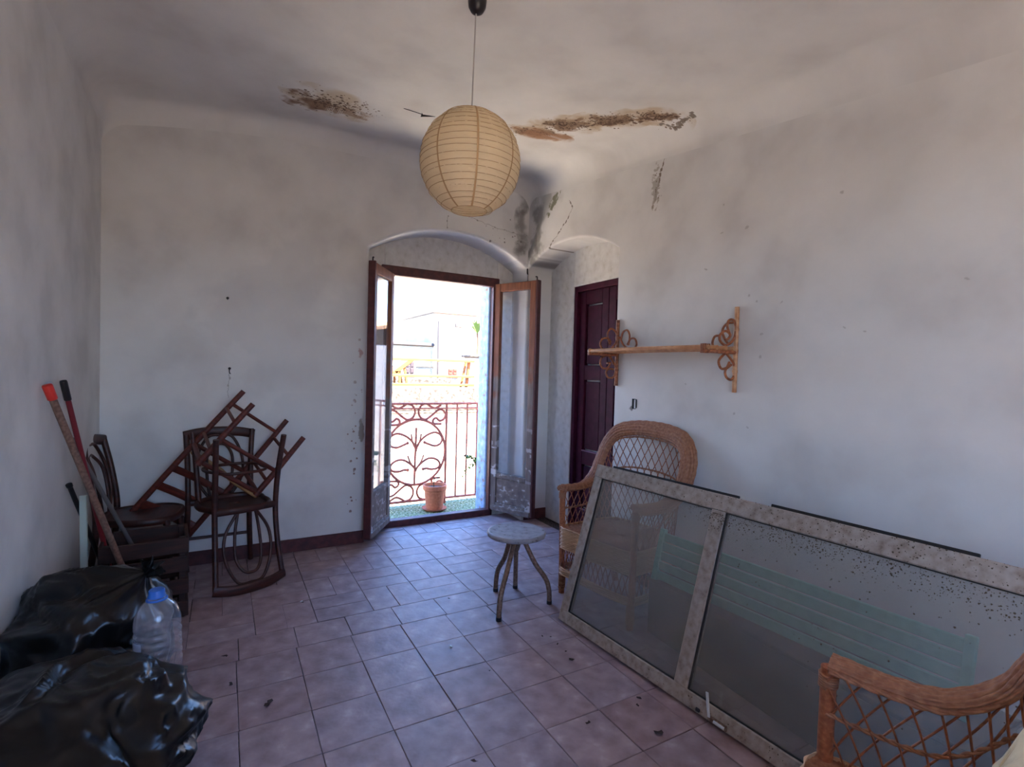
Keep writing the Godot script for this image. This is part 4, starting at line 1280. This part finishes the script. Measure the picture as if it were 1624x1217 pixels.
func wicker_chair(label: String, t: Transform3D, group: String) -> Node3D:
	var o := thing("wicker_armchair", label, "armchair", t, group)
	# rim from the right front post round the back to the left front post; its width direction alongside
	var half := [Vector3(0.292, 0.645, 0.245), Vector3(0.300, 0.636, 0.13), Vector3(0.312, 0.645, 0.02), Vector3(0.325, 0.705, -0.07), Vector3(0.330, 0.80, -0.125), Vector3(0.312, 0.90, -0.165), Vector3(0.25, 0.98, -0.195), Vector3(0.135, 1.012, -0.215)]
	var hw := [Vector3(1, -0.25, 0), Vector3(1, -0.25, 0), Vector3(1, -0.15, 0), Vector3(1, 0.05, -0.2), Vector3(0.9, 0.3, -0.35), Vector3(0.75, 0.6, -0.35), Vector3(0.4, 0.9, -0.35), Vector3(0.15, 1, -0.35)]
	var p := []
	var w := []
	for i in half.size(): p.append(half[i]); w.append(hw[i])
	p.append(Vector3(0, 1.02, -0.22)); w.append(Vector3(0, 1, -0.35))
	for i in range(half.size() - 1, -1, -1):
		p.append(half[i] * Vector3(-1, 1, 1)); w.append(hw[i] * Vector3(-1, 1, 1))
	var rim := dense(p, 0.007)
	var wc := dense_like(p, w, rim)
	var s := new_st()
	woven(s, rim, wc, 0.048, 0.021, 15, 0.028, 0.0040)
	part("woven_rim", s, M.wicker, o)
	# edge braid along the inside of the rim
	s = new_st()
	for q in 2:
		var br := PackedVector3Array()
		for i in range(0, rim.size(), 2):
			var x := wc[i].normalized()
			var g := i * 0.55 + q * PI
			br.append(rim[i] - x * 0.047 + Vector3(0, -0.012, 0) + Vector3(cos(g) * 0.003, sin(g) * 0.003, 0))
		tube(s, br, 0.0042, 6)
	part("rim_braid", s, M.wicker, o)
	# seat line under the rim, for the open trellis
	var sp := [Vector3(0.272, 0.40, 0.24), Vector3(0.275, 0.40, 0.12), Vector3(0.272, 0.40, -0.02), Vector3(0.255, 0.40, -0.12), Vector3(0.21, 0.40, -0.18), Vector3(0.10, 0.40, -0.20), Vector3(0, 0.40, -0.205)]
	var sl := []
	for q in sp: sl.append(q)
	for i in range(sp.size() - 2, -1, -1): sl.append(sp[i] * Vector3(-1, 1, 1))
	var seatc := dense(sl, 0.01)
	var lower := func(f: float) -> Vector3: return along(seatc, f)
	var upper := func(f: float) -> Vector3: return along(rim, f) - along(wc, f).normalized() * 0.03
	var net := func(f: float, y: float) -> Vector3:
		var a: Vector3 = lower.call(f)
		var b: Vector3 = upper.call(f)
		return a.lerp(b, (y - 0.40) / maxf(0.05, b.y - 0.40))
	var span_m := 1.75
	s = new_st()
	for dir in [-1.0, 1.0]:
		var u0 := -0.45
		while u0 < span_m + 0.45:
			var path := PackedVector3Array()
			for k in 40:
				var y := 0.40 + k * 0.016
				var f: float = (u0 + dir * (y - 0.40) * 0.58) / span_m
				if f < 0.0 or f > 1.0: continue
				var top: Vector3 = upper.call(f)
				if y > top.y + 0.01: break
				var q: Vector3 = net.call(f, y)
				path.append(q + (Vector3(0, 0, -0.1) - Vector3(q.x, 0, q.z)).normalized() * 0.002 * dir)
			if path.size() > 2: tube(s, path, 0.0027, 5)
			u0 += 0.058
	var nt := part("trellis", s, M.rattan, o)
	nt.set_meta("kind", "stuff")
	s = new_st()
	for q in 2:
		var br := PackedVector3Array()
		for i in 221:
			var f := i / 220.0
			var top: Vector3 = upper.call(f)
			var y := 0.40 + (top.y - 0.40) * lerpf(0.50, 0.62, smoothstep(0.25, 0.45, 1.0 - absf(2.0 * f - 1.0)))
			var m: Vector3 = net.call(f, y)
			var g := i * 0.9 + q * PI
			br.append(m + Vector3(cos(g) * 0.003, sin(g) * 0.0035, cos(g) * 0.003))
		tube(s, br, 0.0036, 6)
	part("waist_braid", s, M.wicker, o)
	# seat and the woven apron below it
	var out := [Vector3(0.285, 0, 0.25), Vector3(0.29, 0, 0.0), Vector3(0.275, 0, -0.13), Vector3(0.215, 0, -0.20), Vector3(0, 0, -0.222), Vector3(-0.215, 0, -0.20), Vector3(-0.275, 0, -0.13), Vector3(-0.29, 0, 0.0), Vector3(-0.285, 0, 0.25), Vector3(-0.15, 0, 0.272), Vector3(0, 0, 0.276), Vector3(0.15, 0, 0.272), Vector3(0.285, 0, 0.25)]
	var oc := dense(out, 0.0075)
	var rows := []
	for k in 10:
		var row := PackedVector3Array()
		for i in oc.size():
			var q := oc[i] * (1.0 - k / 9.0) + Vector3(0, 0, 0.02) * (k / 9.0)
			var wv := 0.0025 * sin(q.x * 420.0) * sin(q.z * 420.0)
			row.append(q + Vector3(0, 0.405 - 0.012 * sin(PI * 0.5 * k / 9.0) + wv, 0))
		rows.append(row)
	s = new_st()
	sheet(s, rows, true)
	part("seat", s, M.wicker, o)
	rows = []
	for k in 49:
		var row := PackedVector3Array()
		for i in oc.size():
			var d := Vector3(oc[i].x, 0, oc[i].z).normalized()
			var over := sin(PI * (i * 0.0075 / 0.024 + float(k / 4)))
			row.append(oc[i] + Vector3(0, 0.415 - 0.00275 * k, 0) + d * 0.006 * ([-1.0, 0.0, 0.3, 0.0][k % 4] + [0.0, 0.4, 0.6, 0.4][k % 4] * over))
		rows.append(row)
	s = new_st()
	sheet(s, rows, true)
	part("apron", s, M.cane_light, o)
	# open stakes between the apron and the lower ring
	s = new_st()
	for i in range(0, oc.size() - 8, 5):
		tube(s, PackedVector3Array([oc[i] * 0.985 + Vector3(0, 0.285, 0), oc[(i + 5) % oc.size()] * 0.985 + Vector3(0, 0.17, 0)]), 0.003, 5)
		tube(s, PackedVector3Array([oc[i] * 0.99 + Vector3(0, 0.17, 0), oc[(i + 5) % oc.size()] * 0.99 + Vector3(0, 0.285, 0)]), 0.003, 5)
	var zz := part("open_stakes", s, M.rattan, o)
	zz.set_meta("kind", "stuff")
	s = new_st()
	var lr := PackedVector3Array()
	for i in range(0, oc.size(), 2): lr.append(oc[i] * 0.985 + Vector3(0, 0.165, 0))
	for k in 4:
		var rg := PackedVector3Array()
		for q in lr: rg.append(q + Vector3(0, -0.012 * k, 0) + Vector3(q.x, 0, q.z).normalized() * 0.003 * (k % 2))
		tube(s, rg, 0.006, 6, -1.0, true)
	part("lower_ring", s, M.cane_light, o)
	# legs; the front pair rises to the arms
	for q in [[Vector3(0.272, 0, 0.245), Vector3(0.288, 0.635, 0.245)], [Vector3(-0.272, 0, 0.245), Vector3(-0.288, 0.635, 0.245)], [Vector3(0.225, 0, -0.185), Vector3(0.222, 0.41, -0.178)], [Vector3(-0.225, 0, -0.185), Vector3(-0.222, 0.41, -0.178)]]:
		s = new_st()
		tube(s, PackedVector3Array([q[0], q[0].lerp(q[1], 0.5), q[1]]), 0.0185, 12)
		var lg := part("leg", s, M.cane, o)
		s = new_st()
		var coil := PackedVector3Array()
		for i in 100:
			var g := i * 0.62
			var c: Vector3 = q[0] + Vector3(0, 0.03 + i * 0.0009, 0)
			coil.append(c + Vector3(cos(g), 0, sin(g)) * 0.0205)
		tube(s, coil, 0.0038, 5)
		part("cane_binding", s, M.wicker, lg)
		s = new_st()
		coil = PackedVector3Array()
		for i in 60:
			var g := i * 0.62
			coil.append(q[1] + Vector3(0, -0.05 + i * 0.0006, 0) + Vector3(cos(g), 0, sin(g)) * 0.0205)
		tube(s, coil, 0.0032, 5)
		part("cane_binding", s, M.wicker, lg)
	return o
func dense_like(p: Array, w: Array, c: PackedVector3Array) -> PackedVector3Array:
	# width directions for every point of the dense line, by nearest place on the control line
	var out := PackedVector3Array()
	var seg := 0
	for q in c:
		while seg < p.size() - 2 and q.distance_squared_to(p[seg + 1]) < q.distance_squared_to(p[seg]) and (p[seg + 2] - p[seg + 1]).dot(q - p[seg + 1]) > 0.0: seg += 1
		var a: Vector3 = p[seg]
		var b: Vector3 = p[seg + 1]
		var f := clampf((q - a).dot(b - a) / (b - a).length_squared(), 0.0, 1.0)
		var x: Vector3 = w[seg]
		out.append(x.lerp(w[seg + 1], f).normalized())
	return out

func build_wicker() -> void:
	var facing := func(f: Vector3, c: Vector3) -> Transform3D:
		f = f.normalized()
		return Transform3D(Basis(Vector3.UP.cross(f), Vector3.UP, f), c)
	var a := wicker_chair("brown wicker armchair standing behind the leaning sash, beside the plum door", facing.call(Vector3(-0.992, 0, 0.12), Vector3(1.535, 0, 0.285)), "wicker armchairs")
	var b: Node3D = a.duplicate()
	b.name = numbered("wicker_armchair")
	add_child(b)
	b.transform = facing.call(Vector3(-0.27, 0, -0.963), Vector3(0.555, 0, 2.215))
	b.set_meta("label", "brown wicker armchair with a cream cushion, facing the balcony door")
	# cushion propped in the near chair
	var up := Vector3(0.03, 0.92, 0.38).normalized()
	var c := at(1645, 1268, 0.90)
	var x := Vector3(0.985, 0, -0.16)
	x = (x - up * x.dot(up)).normalized()
	var s := new_st()
	var rows := []
	for i in 33:
		var row := PackedVector3Array()
		var v := i / 32.0 * PI
		for k in 64:
			var g := TAU * k / 64
			var e := func(q: float, m: float) -> float: return signf(q) * pow(absf(q), m)
			var h := Vector3(e.call(cos(g), 0.45) * e.call(sin(v), 0.5) * 0.19, e.call(sin(g), 0.45) * e.call(sin(v), 0.5) * 0.17, e.call(cos(v), 0.9) * 0.055)
			h *= 1.0 + 0.025 * sin(g * 11.0 + 2.0 * v)
			row.append(h)
		rows.append(row)
	sheet(s, rows, true)
	var cu := solo("cushion", s, M.cushion, "cream cushion propped in the wicker armchair facing the balcony", "cushion")
	cu.transform = Transform3D(Basis(x, up, x.cross(up)), c)

# ------------------------------------------------------------------ the heap of broken chairs and sticks
func cafe_chair(label: String, t: Transform3D, whole := true) -> Node3D:
	var o := thing("bentwood_chair", label, "chair", t, "dark wooden chairs in the corner heap")
	var m: Material = M.chair_wood
	var s: SurfaceTool
	for sg in [-1.0, 1.0]:
		s = new_st()
		tube(s, curve([Vector3(0.195 * sg, 0, -0.235), Vector3(0.182 * sg, 0.22, -0.195), Vector3(0.176 * sg, 0.45, -0.175), Vector3(0.180 * sg, 0.66, -0.20), Vector3(0.192 * sg, 0.875, -0.25)], 6), 0.0165, 10)
		part("leg", s, m, o)
	s = new_st()
	tube(s, curve([Vector3(-0.205, 0.868, -0.248), Vector3(-0.11, 0.885, -0.272), Vector3(0, 0.89, -0.28), Vector3(0.11, 0.885, -0.272), Vector3(0.205, 0.868, -0.248)], 6), 0.012, 12, -1.0, false, 2.6, Vector3.UP)
	part("crest_rail", s, m, o)
	for k in 2:
		var w := 0.125 - 0.055 * k
		var y := 0.85 - 0.06 * k
		s = new_st()
		tube(s, curve([Vector3(-0.05, 0.45, -0.18), Vector3(-w, 0.58, -0.192), Vector3(-w * 1.05, 0.72, -0.22), Vector3(-w * 0.6, y, -0.255), Vector3(0, y + 0.015, -0.262), Vector3(w * 0.6, y, -0.255), Vector3(w * 1.05, 0.72, -0.22), Vector3(w, 0.58, -0.192), Vector3(0.05, 0.45, -0.18)], 6), 0.009, 8)
		part("back_hoop", s, m, o)
	s = new_st()
	tube(s, PackedVector3Array([Vector3(-0.176, 0.44, -0.178), Vector3(0, 0.442, -0.185), Vector3(0.176, 0.44, -0.178)]), 0.014, 10, -1.0, false, 1.5, Vector3.UP)
	part("back_rail", s, m, o)
	if not whole:
		s = new_st()
		tube(s, PackedVector3Array([Vector3(-0.185, 0.2, -0.20), Vector3(0.185, 0.2, -0.20)]), 0.010, 8)
		part("stretcher", s, m, o)
		return o
	var ring := PackedVector3Array()
	for k in 40:
		var a := TAU * k / 40
		var e := 0.7
		ring.append(Vector3(signf(cos(a)) * pow(absf(cos(a)), e) * (0.195 if sin(a) > 0 else 0.18), 0.44, signf(sin(a)) * pow(absf(sin(a)), e) * 0.195 + 0.0))
	s = new_st()
	tube(s, ring, 0.013, 10, -1.0, true, 1.6, Vector3.UP)
	part("seat_ring", s, m, o)
	var rows := []
	for i in 6:
		var row := PackedVector3Array()
		for q in ring: row.append(Vector3(q.x * i / 5.0, 0.452 - 0.006 * (1.0 - i / 5.0), q.z * i / 5.0))
		rows.append(row)
	s = new_st()
	sheet(s, rows, true)
	for i in 6:
		for k in ring.size(): rows[i][k] -= Vector3(0, 0.008, 0)
	sheet(s, rows, true)
	part("seat", s, m, o)
	for sg in [-1.0, 1.0]:
		s = new_st()
		tube(s, curve([Vector3(0.155 * sg, 0.44, 0.15), Vector3(0.165 * sg, 0.22, 0.172), Vector3(0.180 * sg, 0, 0.20)], 5), 0.019, 10, 0.013)
		part("leg", s, m, o)
	var lr := PackedVector3Array()
	for q in ring: lr.append(Vector3(q.x * 0.86, 0.22, q.z * 0.88 - 0.01))
	s = new_st()
	tube(s, lr, 0.009, 8, -1.0, true)
	part("stretcher_ring", s, m, o)
	return o

func ladder_chair(label: String, t: Transform3D) -> void:
	# local axes: y from the top of the back (0) towards the leg ends (0.95), x across, z to the front
	var o := thing("ladder_back_chair", label, "chair", t, "dark wooden chairs in the corner heap")
	var m: Material = M.chair_wood_red
	var s: SurfaceTool
	for x in [-0.185, 0.185]:
		s = new_st()
		tube(s, PackedVector3Array([Vector3(x, 0, 0), Vector3(x, 0.5, 0.0), Vector3(x * 0.97, 0.80, 0), Vector3(x * 0.95, 0.945, 0.0)]), 0.0185, 10, 0.0165)
		part("leg", s, m, o)
		s = new_st()
		tube(s, PackedVector3Array([Vector3(x * 1.08, 0.495, 0.33), Vector3(x * 1.08, 0.7, 0.33), Vector3(x * 1.05, 0.945, 0.33)]), 0.0195, 10, 0.0165)
		part("leg", s, m, o)
		for q in [0.60, 0.80]:
			s = new_st()
			tube(s, PackedVector3Array([Vector3(x, q, 0), Vector3(x * 1.08, q, 0.33)]), 0.011, 8)
			part("stretcher", s, m, o)
		s = new_st()
		tube(s, PackedVector3Array([Vector3(x, 0.515, 0), Vector3(x * 1.08, 0.515, 0.33)]), 0.014, 8)
		part("seat_rail", s, m, o)
	for q in [[0.06, 0.060], [0.20, 0.050], [0.33, 0.045]]:
		s = new_st()
		tube(s, curve([Vector3(-0.18, q[0], 0), Vector3(-0.06, q[0], -0.025), Vector3(0.06, q[0], -0.025), Vector3(0.18, q[0], 0)], 5), 0.008, 10, -1.0, false, q[1] / 0.016, Vector3.UP)
		part("ladder_slat", s, m, o)
	s = new_st(); tube(s, PackedVector3Array([Vector3(-0.18, 0.515, 0), Vector3(0.18, 0.515, 0)]), 0.014, 8); part("seat_rail", s, m, o)
	s = new_st(); tube(s, PackedVector3Array([Vector3(-0.195, 0.515, 0.33), Vector3(0.195, 0.515, 0.33)]), 0.014, 8); part("seat_rail", s, m, o)
	s = new_st(); tube(s, PackedVector3Array([Vector3(-0.18, 0.84, 0), Vector3(0.18, 0.84, 0)]), 0.011, 8); part("stretcher", s, m, o)
	s = new_st(); tube(s, PackedVector3Array([Vector3(-0.195, 0.68, 0.33), Vector3(0.195, 0.68, 0.33)]), 0.013, 8); part("stretcher", s, m, o)

func build_pile() -> void:
	# upside-down chair standing on its crest rail
	var l := Vector3(0.94, 0, -0.34).normalized()
	var z := l.cross(-Vector3.UP)
	cafe_chair("dark bentwood chair turned upside down, standing on its crest rail", Transform3D(Basis(l, -Vector3.UP, z), Vector3(-0.505, 0.921, -1.03)))
	# back half of a broken chair against the wall
	cafe_chair("broken bentwood chair back leaning upright against the balcony wall", Transform3D(Basis(Vector3.UP, 0.03) * Basis(Vector3.RIGHT, 0.02), Vector3(-0.585, 0.005, -1.095)), false)
	# upright chair in the corner, its back to the side wall
	cafe_chair("dark bentwood chair standing upright in the corner behind the sticks", Transform3D(Basis(Vector3.UP, PI / 2 - 0.12), Vector3(-0.985, 0, -1.11)))
	# ladder-back chair thrown on top, legs in the air
	var lb := Basis(Vector3(0.7703, -0.5789, -0.2674), Vector3(0.6146, 0.7857, 0.0699), Vector3(0.1696, -0.2182, 0.9611)).orthonormalized()
	var o := Vector3(-0.9108, 0.3232, -1.2974)
	o += (EYE - o).normalized() * 0.05
	ladder_chair("reddish ladder-back chair thrown on the heap with its legs in the air", Transform3D(lb, o))
	var s := new_st()
	tube(s, curve([at(300, 715, 3.42), at(345, 742, 3.40), at(372, 766, 3.39), at(407, 788, 3.38)], 5), 0.015, 9, 0.012)
	solo("loose_rung", s, M.bare_wood, "pale bare wood rung lying across the heap of chairs", "rung")
	# slatted crate under the corner chair
	var c := thing("slatted_crate", "dark slatted wooden crate behind the black bags", "crate", Transform3D(Basis(Vector3.UP, 0.08), Vector3(-0.925, 0, -0.70)))
	for y in [0.05, 0.17, 0.29, 0.39]:
		for k in 2:
			s = new_st(); span(s, Vector3(-0.19, y - 0.04, 0.13 if k == 0 else -0.145), Vector3(0.19, y + 0.04, 0.145 if k == 0 else -0.13), 0.003); part("slat", s, M.crate, c)
			s = new_st(); span(s, Vector3(0.175 if k == 0 else -0.19, y - 0.04, -0.128), Vector3(0.19 if k == 0 else -0.175, y + 0.04, 0.128), 0.003); part("slat", s, M.crate, c)
	for x in [-0.16, 0.16]:
		for zz in [-0.115, 0.115]:
			s = new_st(); span(s, Vector3(x - 0.015, 0, zz - 0.015), Vector3(x + 0.015, 0.43, zz + 0.015), 0.003); part("corner_post", s, M.crate, c)
	# sticks against the side wall
	var lean := func(n: String, label: String, cat: String, a: Vector3, b: Vector3, r: float, m: Material, tip: Material, tl: float) -> void:
		var o2 := thing(n, label, cat, Transform3D(), "sticks leaning on the side wall")
		var k := tl / a.distance_to(b)
		var st := new_st()
		tube(st, PackedVector3Array([a.lerp(b, k * 0.8), a.lerp(b, 0.5), b]), r, 10)
		part("shaft", st, m, o2)
		st = new_st()
		var y := (a - b).normalized()
		var x := y.cross(Vector3.BACK).normalized()
		lathe(st, [Vector2(r * 1.0, 0), Vector2(r * 1.25, 0.004), Vector2(r * 1.3, tl * 0.9), Vector2(r * 1.1, tl * 0.98), Vector2(0, tl)], 12, Transform3D(Basis(x, y, x.cross(y)), a.lerp(b, k)))
		part("grip", st, tip, o2)
	lean.call("broom_stick", "worn broom stick with a bright red tip leaning on the side wall", "stick", onx(74, 610, XL + 0.022), ony(232, 992, 0.0), 0.0145, M.dull_stick, M.red, 0.07)
	lean.call("mop_handle", "red mop handle with a black grip leaning on the side wall", "handle", onx(100, 603, XL + 0.02), ony(192, 972, 0.0), 0.0115, M.dark_red, M.bakelite, 0.10)
	lean.call("metal_pipe", "thin grey metal pipe leaning across the sticks by the side wall", "pipe", onx(113, 696, XL + 0.03), ony(258, 950, 0.0), 0.0105, M.zinc, M.zinc, 0.02)
	lean.call("black_rod", "short black rod leaning in the corner behind the sticks", "rod", onx(109, 768, XL + 0.015), Vector3(-1.08, 0, -0.95), 0.011, M.bakelite, M.bakelite, 0.02)
	s = new_st()
	var bt := at(132, 786, 2.56)
	bar(s, Vector3(bt.x + 0.012, 0, bt.z + 0.01), bt, 0.030, 0.014, Vector3(1, 0, 0.2), 0.002)
	solo("white_batten", s, M.white_batten, "pale greenish white batten upright against the side wall", "batten", "sticks leaning on the side wall")

# ------------------------------------------------------------------ bags and jug
func bag(label: String, c: Vector3, size: Vector3, sd: int, tip: Vector3) -> void:
	var o := thing("rubbish_bag", label, "bag", Transform3D(Basis(), c), "black rubbish bags by the side wall")
	var n1 := noise(sd, 1.15, 1, FastNoiseLite.TYPE_SIMPLEX_SMOOTH, FastNoiseLite.FRACTAL_RIDGED)
	var n3 := noise(sd + 9, 3.0, 2, FastNoiseLite.TYPE_SIMPLEX_SMOOTH, FastNoiseLite.FRACTAL_RIDGED)
	var n2 := noise(sd + 5, 3.4, 3, FastNoiseLite.TYPE_CELLULAR, FastNoiseLite.FRACTAL_NONE)
	n2.cellular_return_type = FastNoiseLite.RETURN_DISTANCE2_SUB
	var rows := []
	var nr := 90
	var nc := 130
	for i in nr + 1:
		var v := PI * i / nr
		var row := PackedVector3Array()
		for k in nc:
			var g := TAU * k / nc
			var d := Vector3(sin(v) * cos(g), cos(v), sin(v) * sin(g))
			var f := d + Vector3(0.3, 0.15, 0.2) * n1.get_noise_3d(d.x * 0.9 + 7, d.y * 0.9, d.z * 0.9)
			var r := 1.0 + 0.13 * n1.get_noise_3d(f.x * 0.7, f.y * 0.9, f.z * 0.7) + 0.10 * n2.get_noise_3d(f.x * 0.42, f.y * 0.30, f.z * 0.42) + 0.030 * n3.get_noise_3d(f.x * 0.9, f.y * 0.55, f.z * 0.9) + 0.02 * n2.get_noise_3d(f.x * 1.3, f.y * 0.8, f.z * 1.3)
			var p := d * r * size
			var pull := smoothstep(0.82, 1.0, d.dot(tip.normalized()))
			p = p.lerp(tip, pull * 0.75)
			p.x = maxf(p.x, XL + 0.012 - c.x)
			p.y = maxf(p.y, -c.y + 0.002)
			row.append(p)
		rows.append(row)
	var s := new_st()
	sheet(s, rows, true)
	part("sack", s, M.bag, o)
	# tied neck: a gathered, flaring tuft
	s = new_st()
	var rr := []
	var y := tip.normalized()
	var x := y.cross(Vector3.BACK).normalized()
	var z := x.cross(y)
	for i in 14:
		var f := i / 13.0
		var r := lerpf(0.030, 0.012, smoothstep(0.0, 0.35, f)) if f < 0.4 else lerpf(0.012, 0.038, (f - 0.4) / 0.6)
		var row := PackedVector3Array()
		for k in 40:
			var g := TAU * k / 40
			var q := r * (1.0 + 0.32 * sin(g * 7.0 + f * 3.0) * (0.4 + f))
			row.append(tip * 0.86 + y * (f * 0.075 + 0.012 * sin(g * 5.0) * f) + (x * cos(g) + z * sin(g)) * q)
		rr.append(row)
	sheet(s, rr, true)
	part("tied_neck", s, M.bag, o)

func build_bags() -> void:
	bag("black rubbish bag slumped against the wall, its neck tied beside the plastic jug", Vector3(-1.02, 0.26, 0.12), Vector3(0.29, 0.285, 0.33), 31, Vector3(0.20, 0.27, 0.05))
	bag("full shiny black rubbish bag lying in front of the plastic jug", Vector3(-0.97, 0.20, 0.72), Vector3(0.36, 0.245, 0.37), 47, Vector3(-0.02, 0.1, 0.42))
	# jug wedged on the bags
	var b := ony(252, 1064, 0.27)
	var j := thing("plastic_jug", "clear ribbed plastic water jug with a blue cap between the black bags", "jug", Transform3D(Basis(Vector3.BACK, 0.03).scaled(Vector3.ONE * 0.82), b))
	var pr := [Vector2(0, 0.004), Vector2(0.07, 0.0), Vector2(0.083, 0.008), Vector2(0.087, 0.02)]
	for k in 5:
		var y := 0.035 + k * 0.032
		pr.append(Vector2(0.086, y)); pr.append(Vector2(0.0885, y + 0.008)); pr.append(Vector2(0.086, y + 0.015)); pr.append(Vector2(0.0795, y + 0.020)); pr.append(Vector2(0.0795, y + 0.024))
	pr.append_array([Vector2(0.087, 0.20), Vector2(0.086, 0.225), Vector2(0.080, 0.255), Vector2(0.066, 0.285), Vector2(0.045, 0.308), Vector2(0.030, 0.318), Vector2(0.0265, 0.325), Vector2(0.0265, 0.338)])
	var s := new_st()
	lathe(s, pr, 44)
	part("body", s, M.jug, j)
	s = new_st()
	lathe(s, [Vector2(0.0, 0.356), Vector2(0.026, 0.356), Vector2(0.030, 0.352), Vector2(0.031, 0.332), Vector2(0.0335, 0.330), Vector2(0.0335, 0.323), Vector2(0.028, 0.322)], 32)
	part("cap", s, M.blue_cap, j)
	s = new_st()
	lathe(s, [Vector2(0.033, 0.319), Vector2(0.040, 0.317), Vector2(0.040, 0.312), Vector2(0.035, 0.312)], 32)
	part("collar", s, M.blue_cap, j)
	s = new_st()
	var lab := []
	for i in 2:
		var row := PackedVector3Array()
		for k in 9:
			var g := lerpf(2.2, 3.1, k / 8.0)
			row.append(Vector3(cos(g) * 0.0885, 0.10 + i * 0.06, sin(g) * 0.0885))
		lab.append(row)
	sheet(s, lab)
	part("label", s, mat(s3(188, 196, 214), 0.7), j)

func build_debris() -> void:
	# dry scraps scattered on the floor
	for q in [[358, 1041, 0.011], [366, 1086, 0.009], [426, 1117, 0.014], [480, 956, 0.006], [905, 1047, 0.010], [884, 1023, 0.005], [898, 1034, 0.006], [860, 1010, 0.005], [873, 1011, 0.005], [1012, 1108, 0.008], [1011, 1120, 0.008], [1046, 1163, 0.011], [933, 1148, 0.007], [753, 1209, 0.008], [776, 1065, 0.004], [712, 950, 0.005], [786, 908, 0.005]]:
		var c := ony(q[0], q[1], 0.002)
		var s := new_st()
		var n := 9
		var a0 := rng.randf() * TAU
		var pts := []
		for k in n:
			var a := a0 + TAU * k / n
			var r: float = q[2] * rng.randf_range(0.5, 1.5) * (1.0 + 0.5 * cos(2.0 * (a - a0)))
			pts.append(Vector3(cos(a) * r, 0.001 + rng.randf() * 0.006, sin(a) * r))
		for k in n:
			var p: Vector3 = pts[k]
			var r: Vector3 = pts[(k + 1) % n]
			var nn := Vector3(p.x * 8, 0.9, p.z * 8).normalized()
			tri(s, Vector3(0, 0.003, 0), p, r, nn, nn, nn)
			tri(s, Vector3(0, 0.0, 0), p, r, -nn, -nn, -nn)
		var o := solo("dry_leaf", s, M.dry_leaf, "small dry brown leaf scrap lying on the floor tiles", "leaf", "dry leaf scraps on the floor")
		o.position = c
	for q in [[478, 955], [715, 1026]]:
		var s := new_st()
		var c := ony(q[0], q[1], 0.001)
		box(s, Transform3D(Basis(Vector3.UP, q[0]), c + Vector3(0, 0.003, 0)), Vector3(0.016, 0.005, 0.010), 0.002)
		solo("plaster_chip", s, M.white_metal, "tiny white chip of fallen plaster on the floor tiles", "chip", "plaster chips on the floor")
